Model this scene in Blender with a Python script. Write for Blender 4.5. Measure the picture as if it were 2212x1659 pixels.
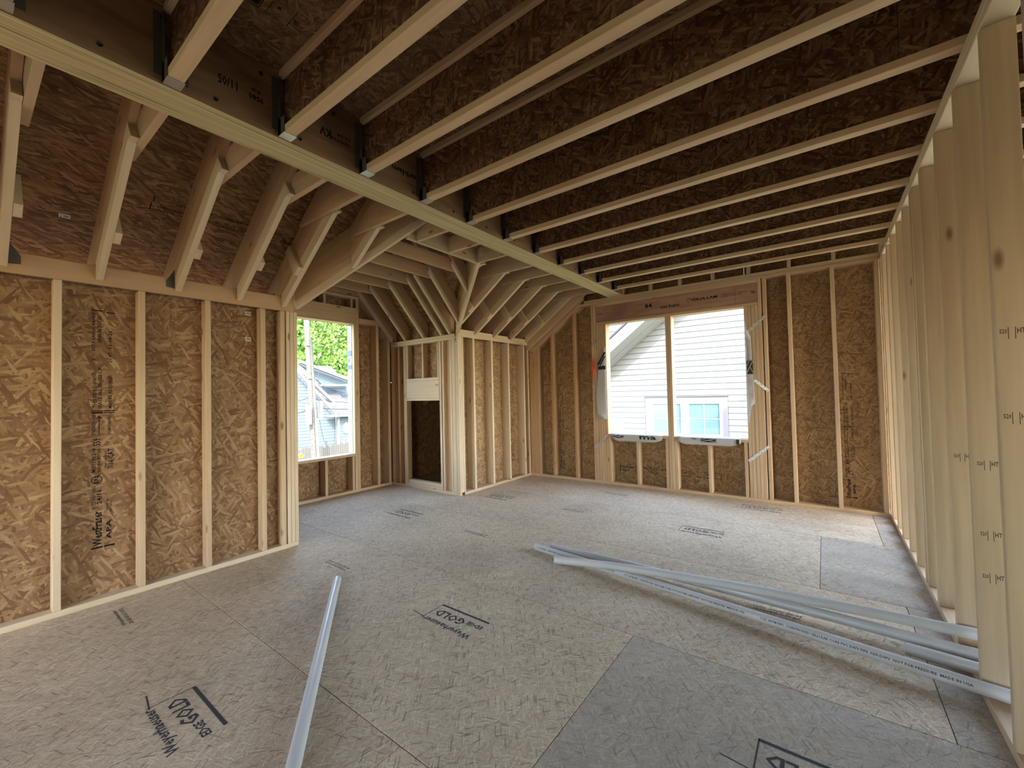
import bpy, bmesh, math, random
from mathutils import Vector, Matrix
random.seed(7)
for o in list(bpy.data.objects): bpy.data.objects.remove(o)
S = bpy.context.scene
COL = S.collection

# ------------------------------------------------------------------ camera, sky, sun, exposure
cam = bpy.data.cameras.new('camera'); camo = bpy.data.objects.new('camera', cam); COL.objects.link(camo)
cam.sensor_width = 36; cam.sensor_fit = 'HORIZONTAL'; cam.lens = 36 * 900.85 / 2212; cam.clip_start = .02; cam.clip_end = 500
_d, _r, _u = Vector((-.59861, .80068, .02395)), Vector((.80039, .59906, -.02247)), Vector((.03234, -.00572, .99946))
camo.matrix_world = Matrix(((_r.x, _u.x, -_d.x, 0), (_r.y, _u.y, -_d.y, 0), (_r.z, _u.z, -_d.z, 1.35), (0, 0, 0, 1)))
S.camera = camo
SUN = Vector((.66, -.50, .70)).normalized()          # direction towards the sun
W = bpy.data.worlds.new('world'); S.world = W; W.use_nodes = True
wn = W.node_tree.nodes; sky = wn.new('ShaderNodeTexSky'); sky.sky_type = 'NISHITA'; sky.sun_disc = False
sky.sun_elevation = math.asin(SUN.z); sky.sun_rotation = math.atan2(SUN.x, SUN.y); sky.altitude = 100; sky.air_density = 1.2; sky.dust_density = 2.0
wn['Background'].inputs[1].default_value = .62
W.node_tree.links.new(sky.outputs[0], wn['Background'].inputs[0])
sl = bpy.data.lights.new('sun', 'SUN'); sl.energy = 2.6; sl.angle = math.radians(.6); sl.color = (1, .95, .87)
so = bpy.data.objects.new('sun', sl); COL.objects.link(so); so.rotation_euler = SUN.to_track_quat('Z', 'Y').to_euler(); so.location = (10, -10, 12)
S.view_settings.view_transform = 'Standard'; S.view_settings.look = 'None'; S.view_settings.gamma = 1; S.view_settings.use_curve_mapping = False
S.view_settings.exposure = 2.6
S.cycles.max_bounces = 8; S.cycles.diffuse_bounces = 5; S.cycles.glossy_bounces = 2; S.cycles.transmission_bounces = 3

# ------------------------------------------------------------------ materials
class NT:
    def __init__(s, name):
        s.m = bpy.data.materials.new(name); s.m.use_nodes = True; s.t = s.m.node_tree; s.b = s.t.nodes['Principled BSDF']
    def n(s, typ, **kw):
        nd = s.t.nodes.new('ShaderNode' + typ)
        for k, v in kw.items():
            if k.startswith('i_'): nd.inputs[int(k[2:]) if k[2:].isdigit() else k[2:].replace('_', ' ')].default_value = v
            else: setattr(nd, k, v)
        return nd
    def l(s, a, b): s.t.links.new(a, b)
    def math(s, op, a, b=None, c=None):
        nd = s.n('Math', operation=op)
        for i, v in enumerate((a, b, c)):
            if v is None: continue
            if isinstance(v, (int, float)): nd.inputs[i].default_value = v
            else: s.l(v, nd.inputs[i])
        return nd.outputs[0]
    def mix(s, f, a, b, mode='MIX'):
        nd = s.n('Mix', data_type='RGBA', blend_type=mode)
        for i, v in ((0, f), (6, a), (7, b)):
            if isinstance(v, (int, float)): nd.inputs[i].default_value = v
            elif isinstance(v, tuple): nd.inputs[i].default_value = (*v, 1)
            else: s.l(v, nd.inputs[i])
        return nd.outputs[2]
    def ramp(s, f, stops, interp='LINEAR'):
        nd = s.n('ValToRGB'); nd.color_ramp.interpolation = interp; e = nd.color_ramp.elements
        while len(e) < len(stops): e.new(.5)
        for q, (p, c) in zip(e, stops):
            q.position = p; q.color = (*c, 1) if isinstance(c, tuple) else (c, c, c, 1)
        s.l(f, nd.inputs[0]); return nd.outputs[0]
    def coords(s):
        tc = s.n('TexCoord'); oi = s.n('ObjectInfo')
        k = s.math('MULTIPLY', oi.outputs['Random'], 91.7); cx = s.n('CombineXYZ')
        s.l(k, cx.inputs[0]); s.l(s.math('MULTIPLY', k, .37), cx.inputs[1])
        ad = s.n('VectorMath', operation='ADD'); s.l(tc.outputs['Object'], ad.inputs[0]); s.l(cx.outputs[0], ad.inputs[1])
        return ad.outputs[0], oi.outputs['Random']
    def done(s, col, rough=.75, bump=None, bs=.2, bd=.002, spec=.3):
        if isinstance(col, tuple): s.b.inputs['Base Color'].default_value = (*col, 1)
        else: s.l(col, s.b.inputs['Base Color'])
        s.b.inputs['Roughness'].default_value = rough; s.b.inputs['Specular IOR Level'].default_value = spec
        if bump is not None:
            bp = s.n('Bump', i_0=bs, i_1=bd); s.l(bump, bp.inputs['Height']); s.l(bp.outputs[0], s.b.inputs['Normal'])
        return s.m

def plain(name, col, rough=.6, metal=0, spec=.4):
    t = NT(name); t.b.inputs['Metallic'].default_value = metal; return t.done(col, rough, spec=spec)

def pine(name, dark, light, knots=True, tint=.22):
    t = NT(name); v, rnd = t.coords()
    mp = t.n('Mapping'); mp.inputs['Scale'].default_value = (1.6, 34, 34); t.l(v, mp.inputs[0])
    nz = t.n('TexNoise', i_2=1.0, i_3=3.0); t.l(mp.outputs[0], nz.inputs[0])
    g = t.ramp(nz.outputs[0], [(.3, dark), (.55, tuple((a + b) / 2 for a, b in zip(dark, light))), (.75, light)])
    n2 = t.n('TexNoise', i_2=1.1, i_3=1.0); t.l(v, n2.inputs[0])
    g = t.mix(.35, g, t.ramp(n2.outputs[0], [(.35, dark), (.65, light)]))
    rr = t.math('FRACT', t.math('MULTIPLY', rnd, 7.31))
    g = t.mix(t.math('MULTIPLY', rr, tint), g, (.42, .235, .125))
    g = t.mix(t.math('MULTIPLY', t.math('FRACT', t.math('MULTIPLY', rnd, 3.17)), .16), g, (.62, .52, .36))
    if knots:
        mk = t.n('Mapping'); mk.inputs['Scale'].default_value = (3.2, 9, 9); t.l(v, mk.inputs[0])
        vo = t.n('TexVoronoi', i_2=1.0); t.l(mk.outputs[0], vo.inputs[0])
        sx = t.n('SeparateColor'); t.l(vo.outputs['Color'], sx.inputs[0])
        msk = t.math('MULTIPLY', t.ramp(vo.outputs[0], [(.06, 1.0), (.16, 0.0)]), t.math('GREATER_THAN', sx.outputs[0], .55))
        g = t.mix(t.math('MULTIPLY', msk, .75), g, (.10, .045, .02))
    return t.done(g, .72, nz.outputs[0], .15, .0015)

def osb(name, cols, size=1.0, aniso=5.0, tint=None, con=1.0, fleck=None, spread=1.0):
    mc = tuple(sum(c[i] for c in cols) / len(cols) for i in range(3)); cols = [tuple(m + (v - m) * con for m, v in zip(mc, c)) for c in cols]
    t = NT(name); v, rnd = t.coords()
    nz = t.n('TexNoise', i_2=7.0 / size, i_3=1.0); t.l(v, nz.inputs[0])
    sc = t.n('VectorMath', operation='SCALE'); sc.inputs[3].default_value = .016 * size; t.l(nz.outputs[1], sc.inputs[0])
    ad = t.n('VectorMath', operation='ADD'); t.l(v, ad.inputs[0]); t.l(sc.outputs[0], ad.inputs[1]); base = ad.outputs[0]
    col = None; hgt = None
    for ang, off, thr in ((.12, 0, -1), (1.02, 3.3, .48), (-.62, 7.7, .60), (1.72, 13.1, .70), (.45, 21.3, .78)):
        mp = t.n('Mapping'); mp.inputs['Rotation'].default_value = (0, 0, ang * spread); mp.inputs['Location'].default_value = (off, off * 1.7, 0)
        mp.vector_type = 'TEXTURE'; mp.inputs['Scale'].default_value = (size / 9, size / 9 / aniso, 1); t.l(base, mp.inputs[0])
        vo = t.n('TexVoronoi', voronoi_dimensions='2D', i_2=1.0); t.l(mp.outputs[0], vo.inputs[0])
        sx = t.n('SeparateColor'); t.l(vo.outputs['Color'], sx.inputs[0])
        r = t.math('SUBTRACT', sx.outputs[0], t.math('MULTIPLY', vo.outputs[0], .18))
        c = t.ramp(r, [(p, k) for p, k in zip((.0, .3, .62, .95), cols)])
        if col is None: col, hgt = c, r
        else:
            f = t.math('GREATER_THAN', sx.outputs[1], thr); col = t.mix(f, col, c)
            m2 = t.n('Mix'); t.l(f, m2.inputs[0]); t.l(hgt, m2.inputs[2]); t.l(r, m2.inputs[3]); hgt = m2.outputs[0]
    if fleck:
        for ang, off in ((.3, 41.), (1.3, 47.), (-.9, 53.), (.82, 61.), (2.25, 67.)):
            mp = t.n('Mapping'); mp.inputs['Rotation'].default_value = (0, 0, ang); mp.inputs['Location'].default_value = (off, off * 1.3, 0)
            mp.vector_type = 'TEXTURE'; mp.inputs['Scale'].default_value = (1 / 15, 1 / 160, 1); t.l(base, mp.inputs[0])
            vo = t.n('TexVoronoi', voronoi_dimensions='2D', i_2=1.0); t.l(mp.outputs[0], vo.inputs[0])
            sx = t.n('SeparateColor'); t.l(vo.outputs['Color'], sx.inputs[0])
            fm = t.math('MULTIPLY', t.math('GREATER_THAN', sx.outputs[0], .92), t.math('LESS_THAN', vo.outputs[0], .42))
            col = t.mix(t.math('MULTIPLY', fm, t.math('MULTIPLY_ADD', sx.outputs[1], .5, .1)), col, fleck[0])
            fm2 = t.math('MULTIPLY', t.math('LESS_THAN', sx.outputs[0], .03), t.math('LESS_THAN', vo.outputs[0], .45)); col = t.mix(t.math('MULTIPLY', fm2, .55), col, fleck[1])
    fz = t.n('TexNoise', i_2=160.0, i_3=2.0); t.l(v, fz.inputs[0])
    col = t.mix(.5, col, t.ramp(fz.outputs[0], [(.25, .72), (.75, 1.22)]), 'MULTIPLY')
    bz = t.n('TexNoise', i_2=1.3, i_3=2.0); t.l(v, bz.inputs[0])
    col = t.mix(1.0, col, t.ramp(bz.outputs[0], [(.3, .86), (.7, 1.1)]), 'MULTIPLY')
    if tint:
        tz = t.n('TexNoise', i_2=2.2, i_3=4.0); t.l(v, tz.inputs[0])
        col = t.mix(t.math('MULTIPLY', t.ramp(tz.outputs[0], [(.3, 0.35), (.65, 1.0)]), tint[3]), col, tint[:3])
    return t.done(col, .78, hgt, .25, .0012, .25)

M = {}
M['pine'] = pine('pine_lumber', (.40, .265, .150), (.57, .42, .265))
M['pine_pale'] = pine('pale_pine_lumber', (.50, .375, .245), (.64, .51, .355), tint=.10)
M['pine_stud'] = pine('partition_stud_lumber', (.40, .29, .175), (.52, .395, .25), tint=.15)
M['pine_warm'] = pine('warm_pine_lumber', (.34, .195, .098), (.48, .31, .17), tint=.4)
M['flange'] = pine('joist_flange_lumber', (.46, .31, .17), (.64, .48, .30), knots=False, tint=.2)
M['osb_wall'] = osb('wall_sheathing_board', ((.13, .058, .024), (.22, .119, .053), (.278, .160, .077), (.41, .268, .147)), .85, 6, con=.75)
M['osb_back'] = osb('pale_sheathing_board', ((.155, .078, .034), (.26, .15, .068), (.32, .195, .093), (.45, .305, .165)), .68, 6, con=.75)  # wall board paled for back and far knee walls, their light put into colour
M['osb_roof'] = osb('roof_sheathing_board', ((.115, .048, .02), (.205, .102, .044), (.28, .15, .07), (.40, .245, .13)), .9, 7, con=.8, spread=.38)
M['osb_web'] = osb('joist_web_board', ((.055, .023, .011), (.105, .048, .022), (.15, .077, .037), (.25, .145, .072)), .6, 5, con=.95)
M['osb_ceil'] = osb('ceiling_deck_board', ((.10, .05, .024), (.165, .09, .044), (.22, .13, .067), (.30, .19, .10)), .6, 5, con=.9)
M['osb_floor'] = osb('floor_deck_board', ((.37, .27, .18), (.49, .375, .258), (.55, .43, .30), (.68, .56, .405)), .36, 7, con=.55, fleck=((.74, .66, .52), (.17, .12, .08)))
M['osb_floor_grey'] = osb('weathered_floor_board', ((.30, .225, .155), (.41, .32, .23), (.47, .375, .27), (.57, .47, .35)), .36, 7, con=.55, fleck=((.60, .53, .43), (.13, .10, .075)), tint=(.34, .315, .28, .38))

def lvl_face(name, dark, light):
    t = NT(name); v, rnd = t.coords()
    mp = t.n('Mapping'); mp.inputs['Scale'].default_value = (1.2, 7, 7); t.l(v, mp.inputs[0])
    nz = t.n('TexNoise', i_2=1.4, i_3=4.0); nz.inputs['Distortion'].default_value = 1.2; t.l(mp.outputs[0], nz.inputs[0])
    g = t.ramp(nz.outputs[0], [(.3, dark), (.7, light)])
    sz = t.n('TexNoise', i_2=1.0, i_3=3.0); t.l(v, sz.inputs[0])
    g = t.mix(t.math('MULTIPLY', t.ramp(sz.outputs[0], [(.58, 0.0), (.72, 1.0)]), .5), g, (.07, .05, .035))
    return t.done(g, .65)
M['lvl_face'] = lvl_face('veneer_beam_face', (.16, .082, .040), (.27, .155, .078))
M['lvl_red'] = lvl_face('veneer_header_face', (.27, .145, .095), (.40, .24, .165))
M['lvl_pale'] = lvl_face('veneer_pale_face', (.40, .26, .13), (.52, .36, .20))
def lvl_edge():
    t = NT('veneer_beam_edge'); v, rnd = t.coords()
    mp = t.n('Mapping'); mp.inputs['Scale'].default_value = (.9, 60, 60); t.l(v, mp.inputs[0])
    nz = t.n('TexNoise', i_2=1.6, i_3=4.0); t.l(mp.outputs[0], nz.inputs[0])
    g = t.ramp(nz.outputs[0], [(.30, (.20, .145, .06)), (.42, (.45, .36, .185)), (.62, (.54, .45, .25)), (.8, (.62, .54, .33))])
    return t.done(g, .7, nz.outputs[0], .2, .002)
M['lvl_edge'] = lvl_edge()
M['metal'] = plain('galvanised_steel', (.52, .54, .55), .38, .9)
M['metal_dark'] = plain('dark_galvanised_steel', (.085, .072, .06), .6, .3)  # dark brown steel for hanger sides, ties and nail heads
M['bolt'] = plain('black_bolt_head', (.012, .011, .012), .5)
def ink_mat(name, c):
    return plain(name, c, .8, 0, .1)
M['ink'] = ink_mat('black_stamp_ink', (.010, .008, .007)); M['ink_grey'] = ink_mat('grey_stamp_ink', (.06, .058, .06))
M['ink_soft'] = ink_mat('faded_stamp_ink', (.06, .04, .028)); M['sticker'] = plain('white_paper', (.62, .60, .52), .7)
M['pvc'] = plain('white_plastic_pipe', (.54, .53, .515), .36, 0, .5); M['pvc_in'] = plain('grey_pipe_bore', (.20, .20, .20), .6)
M['cord'] = plain('orange_cord', (.60, .075, .03), .5)
def wrap_mat():
    t = NT('white_house_wrap'); t.b.inputs['Transmission Weight'].default_value = .0
    nz = t.n('TexNoise', i_2=14.0, i_3=3.0); v, _ = t.coords(); t.l(v, nz.inputs[0])
    m = t.done(t.ramp(nz.outputs[0], [(.3, (.58, .57, .56)), (.7, (.72, .71, .70))]), .55, nz.outputs[0], .35, .01)
    tr = t.n('BsdfTranslucent', i_0=(.75, .75, .75, 1)); mx = t.n('MixShader', i_0=.45); out = t.t.nodes['Material Output']
    t.l(t.b.outputs[0], mx.inputs[1]); t.l(tr.outputs[0], mx.inputs[2]); t.l(mx.outputs[0], out.inputs[0]); return m
M['wrap'] = wrap_mat(); M['wrap_ink'] = plain('black_wrap_print', (.012, .012, .013), .5)
M['white_paint'] = plain('white_painted_trim', (.20, .20, .20), .5); M['siding'] = plain('pale_lap_siding', (.135, .138, .14), .6)
M['west_trim'] = plain('pale_painted_trim', (.12, .12, .12), .5); M['lav_trim'] = plain('grey_window_trim', (.105, .10, .115), .5); M['soffit'] = plain('pale_grey_soffit', (.15, .155, .158), .6)
M['blue_siding'] = plain('pale_blue_siding', (.042, .057, .066), .7); M['dark_void'] = plain('dark_interior', (.02, .02, .02), .9)
def glass_mat():
    t = NT('reflective_teal_glass'); t.b.inputs['Metallic'].default_value = .0
    return t.done((.07, .13, .14), .04, spec=.9)
M['glass'] = glass_mat()
def shingle(name, a, b):
    t = NT(name); v, _ = t.coords(); br = t.n('TexBrick'); br.offset = .5
    br.inputs['Color1'].default_value = (*a, 1); br.inputs['Color2'].default_value = (*b, 1); br.inputs['Mortar'].default_value = (.05, .05, .05, 1)
    br.inputs['Scale'].default_value = 1; br.inputs['Mortar Size'].default_value = .012; br.inputs['Brick Width'].default_value = .3; br.inputs['Row Height'].default_value = .14
    t.l(v, br.inputs[0]); return t.done(br.outputs[0], .9)
M['shingle'] = shingle('grey_roof_shingles', (.032, .031, .029), (.056, .054, .05))
M['shingle_dark'] = plain('dark_roof_edge', (.035, .035, .038), .8)
def pole_mat():
    t = NT('weathered_pole_wood'); v, _ = t.coords(); mp = t.n('Mapping'); mp.inputs['Scale'].default_value = (.6, 14, 14); t.l(v, mp.inputs[0])
    nz = t.n('TexNoise', i_2=1.5, i_3=4.0); t.l(mp.outputs[0], nz.inputs[0])
    return t.done(t.ramp(nz.outputs[0], [(.3, (.035, .031, .027)), (.7, (.085, .079, .07))]), .85)
M['pole'] = pole_mat(); M['fence'] = plain('grey_fence_wood', (.05, .047, .043), .85)
M['pole_guard'] = plain('grey_plastic_conduit', (.10, .107, .113), .5)
M['wire'] = plain('black_cable', (.02, .02, .02), .6)
def leaf(name, a, b):
    t = NT(name); oi = t.n('NewGeometry'); c = t.ramp(oi.outputs['Random Per Island'], [(0, a), (1, b)])
    t.b.inputs['Subsurface Weight'].default_value = 0
    m = t.done(c, .6); tr = t.n('BsdfTranslucent'); t.l(c, tr.inputs[0]); mx = t.n('MixShader', i_0=.35)
    t.l(t.b.outputs[0], mx.inputs[1]); t.l(tr.outputs[0], mx.inputs[2]); t.l(mx.outputs[0], t.t.nodes['Material Output'].inputs[0]); return m
M['leaf'] = leaf('green_leaves', (.05, .115, .02), (.135, .24, .045)); M['leaf_y'] = leaf('yellow_leaves', (.30, .20, .03), (.45, .34, .06)); M['leaf_p'] = leaf('pink_leaves', (.28, .09, .14), (.42, .18, .25))
M['bark'] = plain('grey_bark', (.16, .13, .10), .9)
def grass():
    t = NT('lawn'); v, _ = t.coords(); nz = t.n('TexNoise', i_2=3.0, i_3=4.0); t.l(v, nz.inputs[0])
    return t.done(t.ramp(nz.outputs[0], [(.3, (.10, .12, .05)), (.7, (.20, .20, .10))]), .9)
M['grass'] = grass()

# ------------------------------------------------------------------ builders
MW = {}
def put(o, parent, mat4):
    COL.objects.link(o); MW[o] = mat4.copy()
    if parent is not None:
        o.parent = parent; o.matrix_parent_inverse = Matrix(); o.matrix_basis = MW[parent].inverted() @ mat4
    else: o.matrix_basis = mat4
    return o
def props(o, label=None, cat=None, kind=None, group=None):
    if label: o['label'] = label
    if cat: o['category'] = cat
    if kind: o['kind'] = kind
    if group: o['group'] = group
    return o
def empty(name, loc, label=None, cat=None, kind=None, group=None):
    o = bpy.data.objects.new(name, None); o.empty_display_size = .1
    put(o, None, Matrix.Translation(loc)); return props(o, label, cat, kind, group)
def me_new(name, vs, fs, mats, fm=None, smooth=False):
    me = bpy.data.meshes.new(name); me.from_pydata([tuple(v) for v in vs], [], fs)
    for m in (mats if isinstance(mats, (list, tuple)) else [mats]): me.materials.append(m)
    if fm:
        for p, i in zip(me.polygons, fm): p.material_index = i
    if smooth:
        for p in me.polygons: p.use_smooth = True
    me.update(); return me
BOXC = {}
def box_mesh(dx, dy, dz, mat, bev):
    key = (round(dx, 4), round(dy, 4), round(dz, 4), mat.name, bev)
    if key in BOXC: return BOXC[key]
    bm = bmesh.new(); bmesh.ops.create_cube(bm, size=1)
    for v in bm.verts: v.co = Vector((v.co.x * dx, v.co.y * dy, v.co.z * dz))
    if bev: bmesh.ops.bevel(bm, geom=bm.edges[:], offset=min(bev, dz * .3), segments=1, affect='EDGES', profile=.5)
    me = bpy.data.meshes.new('box'); bm.to_mesh(me); bm.free(); me.materials.append(mat); BOXC[key] = me; return me
def frame(x, y, z, c):
    return Matrix(((x[0], y[0], z[0], c[0]), (x[1], y[1], z[1], c[1]), (x[2], y[2], z[2], c[2]), (0, 0, 0, 1)))
AX = [Vector((1, 0, 0)), Vector((0, 1, 0)), Vector((0, 0, 1))]
def bx(name, x0, x1, y0, y1, z0, z1, mat, parent, bev=.003):
    d = [abs(x1 - x0), abs(y1 - y0), abs(z1 - z0)]; o3 = sorted(range(3), key=lambda i: -d[i])
    X = AX[o3[0]]; Z = AX[o3[2]]; Y = Z.cross(X)
    me = box_mesh(d[o3[0]], d[o3[1]], d[o3[2]], mat, bev); o = bpy.data.objects.new(name, me)
    return put(o, parent, frame(X, Y, Z, ((x0 + x1) / 2, (y0 + y1) / 2, (z0 + z1) / 2)))
def bar(name, p0, p1, w, h, wdir, mat, parent, bev=.003):
    p0, p1 = Vector(p0), Vector(p1); X = (p1 - p0); L = X.length; X.normalize()
    Z = X.cross(Vector(wdir)).normalized(); Y = Z.cross(X)      # Y ~ width direction, Z ~ height
    o = bpy.data.objects.new(name, box_mesh(L, w, h, mat, bev)); return put(o, parent, frame(X, Y, Z, (p0 + p1) / 2))
def prism(name, poly, ext, xdir, mat, parent, center=True):
    ext = Vector(ext); poly = [Vector(p) for p in poly]
    if center: poly = [p - ext / 2 for p in poly]
    X = Vector(xdir).normalized(); Z = ext.normalized(); X = X - Z * X.dot(Z)
    X = X.normalized() if X.length > .05 else Z.orthogonal().normalized(); Y = Z.cross(X)
    c = sum(poly, Vector()) / len(poly) + ext / 2; F = frame(X, Y, Z, c); Fi = F.inverted(); n = len(poly)
    vs = [Fi @ p for p in poly] + [Fi @ (p + ext) for p in poly]
    fs = [tuple(range(n))[::-1], tuple(range(n, 2 * n))] + [(i, (i + 1) % n, n + (i + 1) % n, n + i) for i in range(n)]
    me = me_new(name, vs, fs, mat); bm = bmesh.new(); bm.from_mesh(me); bmesh.ops.recalc_face_normals(bm, faces=bm.faces[:]); bm.to_mesh(me); bm.free()
    return put(bpy.data.objects.new(name, me), parent, F)
def tube(name, pts, r, mat, parent, seg=12, cap=True, rend=None):
    pts = [Vector(p) for p in pts]; o0 = pts[0]; vs = []; fs = []; n = len(pts)
    for i, p in enumerate(pts):
        t = (pts[min(i + 1, n - 1)] - pts[max(i - 1, 0)]).normalized(); a = t.orthogonal().normalized() if abs(t.z) > .95 else t.cross(Vector((0, 0, 1))).normalized()
        b = t.cross(a); rr = r if rend is None else r + (rend - r) * i / (n - 1)
        for k in range(seg):
            q = 2 * math.pi * k / seg; vs.append(p + a * math.cos(q) * rr + b * math.sin(q) * rr - o0)
    for i in range(n - 1):
        for k in range(seg): fs.append((i * seg + k, i * seg + (k + 1) % seg, (i + 1) * seg + (k + 1) % seg, (i + 1) * seg + k))
    if cap: fs += [tuple(range(seg)), tuple(range((n - 1) * seg, n * seg))[::-1]]
    me = me_new(name, vs, fs, mat, smooth=True); return put(bpy.data.objects.new(name, me), parent, Matrix.Translation(o0))
TXT = {}
def glyphs(text, bold=False):
    if (text, bold) in TXT: return TXT[(text, bold)]
    cu = bpy.data.curves.new('t', 'FONT'); cu.body = text; cu.resolution_u = 1; cu.offset = .026 if bold else .018
    o = bpy.data.objects.new('t', cu); COL.objects.link(o); dg = bpy.context.evaluated_depsgraph_get()
    me = bpy.data.meshes.new_from_object(o.evaluated_get(dg)); vs = [v.co.copy() for v in me.vertices]; fs = [tuple(p.vertices) for p in me.polygons]
    bpy.data.objects.remove(o); bpy.data.curves.remove(cu); bpy.data.meshes.remove(me)
    x0 = min(v.x for v in vs); x1 = max(v.x for v in vs); y0 = min(v.y for v in vs); y1 = max(v.y for v in vs)
    TXT[(text, bold)] = ([((v.x - x0) / (x1 - x0), (v.y - y0) / max(y1 - y0, 1e-6)) for v in vs], fs); return TXT[(text, bold)]
def printed(name, items, org, xd, yd, mat, parent, s=1.0, shear=0):
    """items: ('t',text,u0,u1,vtop,vbot[,bold]) or ('r',u0,u1,v0,v1) or ('c',u,v,r); u along xd, v downwards from the top, metres"""
    X = Vector(xd).normalized(); Y = Vector(yd).normalized(); Z = X.cross(Y).normalized(); vs = []; fs = []
    def quad(a):
        b = len(vs); vs.extend(a); fs.append(tuple(range(b, b + len(a))))
    for it in items:
        if it[0] == 't':
            gv, gf = glyphs(it[1], len(it) > 6 and it[6]); b = len(vs)
            for a, c in gv: vs.append(((it[2] + a * (it[3] - it[2])) * s, -(it[5] + c * (it[4] - it[5])) * s, 0))
            fs.extend(tuple(b + i for i in f) for f in gf)
        elif it[0] == 'r':
            u0, u1, v0, v1 = [q * s for q in it[1:5]]; quad([(u0, -v0, 0), (u0, -v1, 0), (u1, -v1, 0), (u1, -v0, 0)])
        elif it[0] == 'l':
            (ua, va, ub, vb, w) = [q * s for q in it[1:6]]; d = Vector((ub - ua, -(vb - va), 0)).normalized() * w / 2; nn = Vector((-d.y, d.x, 0))
            a = Vector((ua, -va, 0)); c = Vector((ub, -vb, 0)); quad([tuple(a + nn), tuple(a - nn), tuple(c - nn), tuple(c + nn)])
        elif it[0] == 'c':
            u, v, r = [q * s for q in it[1:4]]; n = 20
            for k in range(n):
                p = [(u + rr * math.cos(2 * math.pi * q / n), -v + rr * math.sin(2 * math.pi * q / n), 0) for rr, q in ((r, k), (r, k + 1), (r * .84, k + 1), (r * .84, k))]; quad(p)
    me = me_new(name, vs, fs, mat); return put(bpy.data.objects.new(name, me), parent, frame(X, Y, Z, Vector(org) + Z * .0009))
def joined(name, boxes, mat, parent, base=None, bev=0):
    """several boxes that make ONE part: list of (x0,x1,y0,y1,z0,z1)"""
    vs = []; fs = []; b0 = Vector(base or (boxes[0][0], boxes[0][2], boxes[0][4]))
    for (a, b, c, d, e, f) in boxes:
        n = len(vs); vs += [Vector(q) - b0 for q in ((a, c, e), (b, c, e), (b, d, e), (a, d, e), (a, c, f), (b, c, f), (b, d, f), (a, d, f))]
        fs += [tuple(n + i for i in q) for q in ((3, 2, 1, 0), (4, 5, 6, 7), (0, 1, 5, 4), (1, 2, 6, 5), (2, 3, 7, 6), (3, 0, 4, 7))]
    return put(bpy.data.objects.new(name, me_new(name, vs, fs, mat)), parent, Matrix.Translation(b0))

WF = [('r', 0, .012, 0, .056), ('r', 0, .012, .064, .118), ('t', 'WestFraser', .016, .253, .006, .054, True), ('t', 'RATED SHEATHING', .27, .425, .002, .022),
      ('t', '24/16', .30, .40, .026, .052), ('c', .468, .027, .028), ('t', 'APA', .44, .50, .012, .042, True), ('t', 'MEETS PS 2-18', .52, .685, .002, .022),
      ('t', 'HUD-UM-40 SHEATHING', .52, .685, .028, .048), ('t', '559', .70, .752, .008, .046), ('t', 'STRENGTH AXIS', .775, .915, .002, .02),
      ('r', .775, .905, .036, .040), ('l', .905, .038, .885, .028, .005), ('l', .905, .038, .885, .048, .005), ('r', .922, .932, 0, .056), ('r', .938, .944, 0, .056), ('r', .922, .928, .064, .118), ('r', .936, .942, .064, .118),
      ('t', 'THIS SIDE DOWN', .962, 1.195, .006, .026), ('t', 'SPACE ALL EDGES 1/8"', .952, 1.245, .032, .052), ('t', 'ESTE LADO ABAJO', 1.355, 1.62, .002, .022), ('t', 'SEPARAR TODOS', 1.41, 1.60, .030, .050), ('t', 'T', 1.285, 1.30, .004, .024),
      ('r', 1.63, 1.637, 0, .058), ('r', 1.622, 1.629, .072, .118), ('t', 'APA', .05, .185, .074, .100, True), ('t', 'EXPOSURE 1', .25, .34, .074, .086), ('t', 'CAT 24/16', .23, .31, .09, .104), ('t', '7/16 CAT', .535, .675, .080, .112), ('t', 'THICKNESS', .54, .66, .066, .077),
      ('t', '(OBSERVE)', .77, .905, .082, .102), ('t', 'MAY BE REQUIRED', .955, 1.19, .084, .106), ('t', '20:47', 1.275, 1.345, .082, .104), ('t', '03-08-26', 1.37, 1.50, .082, .104)]
def wf(org, xd, yd, L, parent, umin=-1, name='printed_lettering'):
    its = [i for i in WF if (min(i[2], i[3]) if i[0] == 't' else i[1]) >= umin]
    return printed(name, its, org, xd, yd, M['ink'], parent, L / 1.64)

# ------------------------------------------------------------------ main dimensions (metres, room floor at z = 0)
XR, YB, XL, X2, Y1, Y2 = .503, 5.747, -3.932, -5.38, 1.915, 4.06
ZP, ZT, ZC = 2.739, 2.663, 2.81
SM, SD, K = .71, 1.13, .71 / 1.13
zu = lambda x: 2.19 + SM * (x - XL)          # underside of the main rafters
zs = lambda x: zu(x) + .40                   # underside of the main roof boards
YREAR, XEAST, ZG = -3.4, 4.4, -3.2

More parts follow.
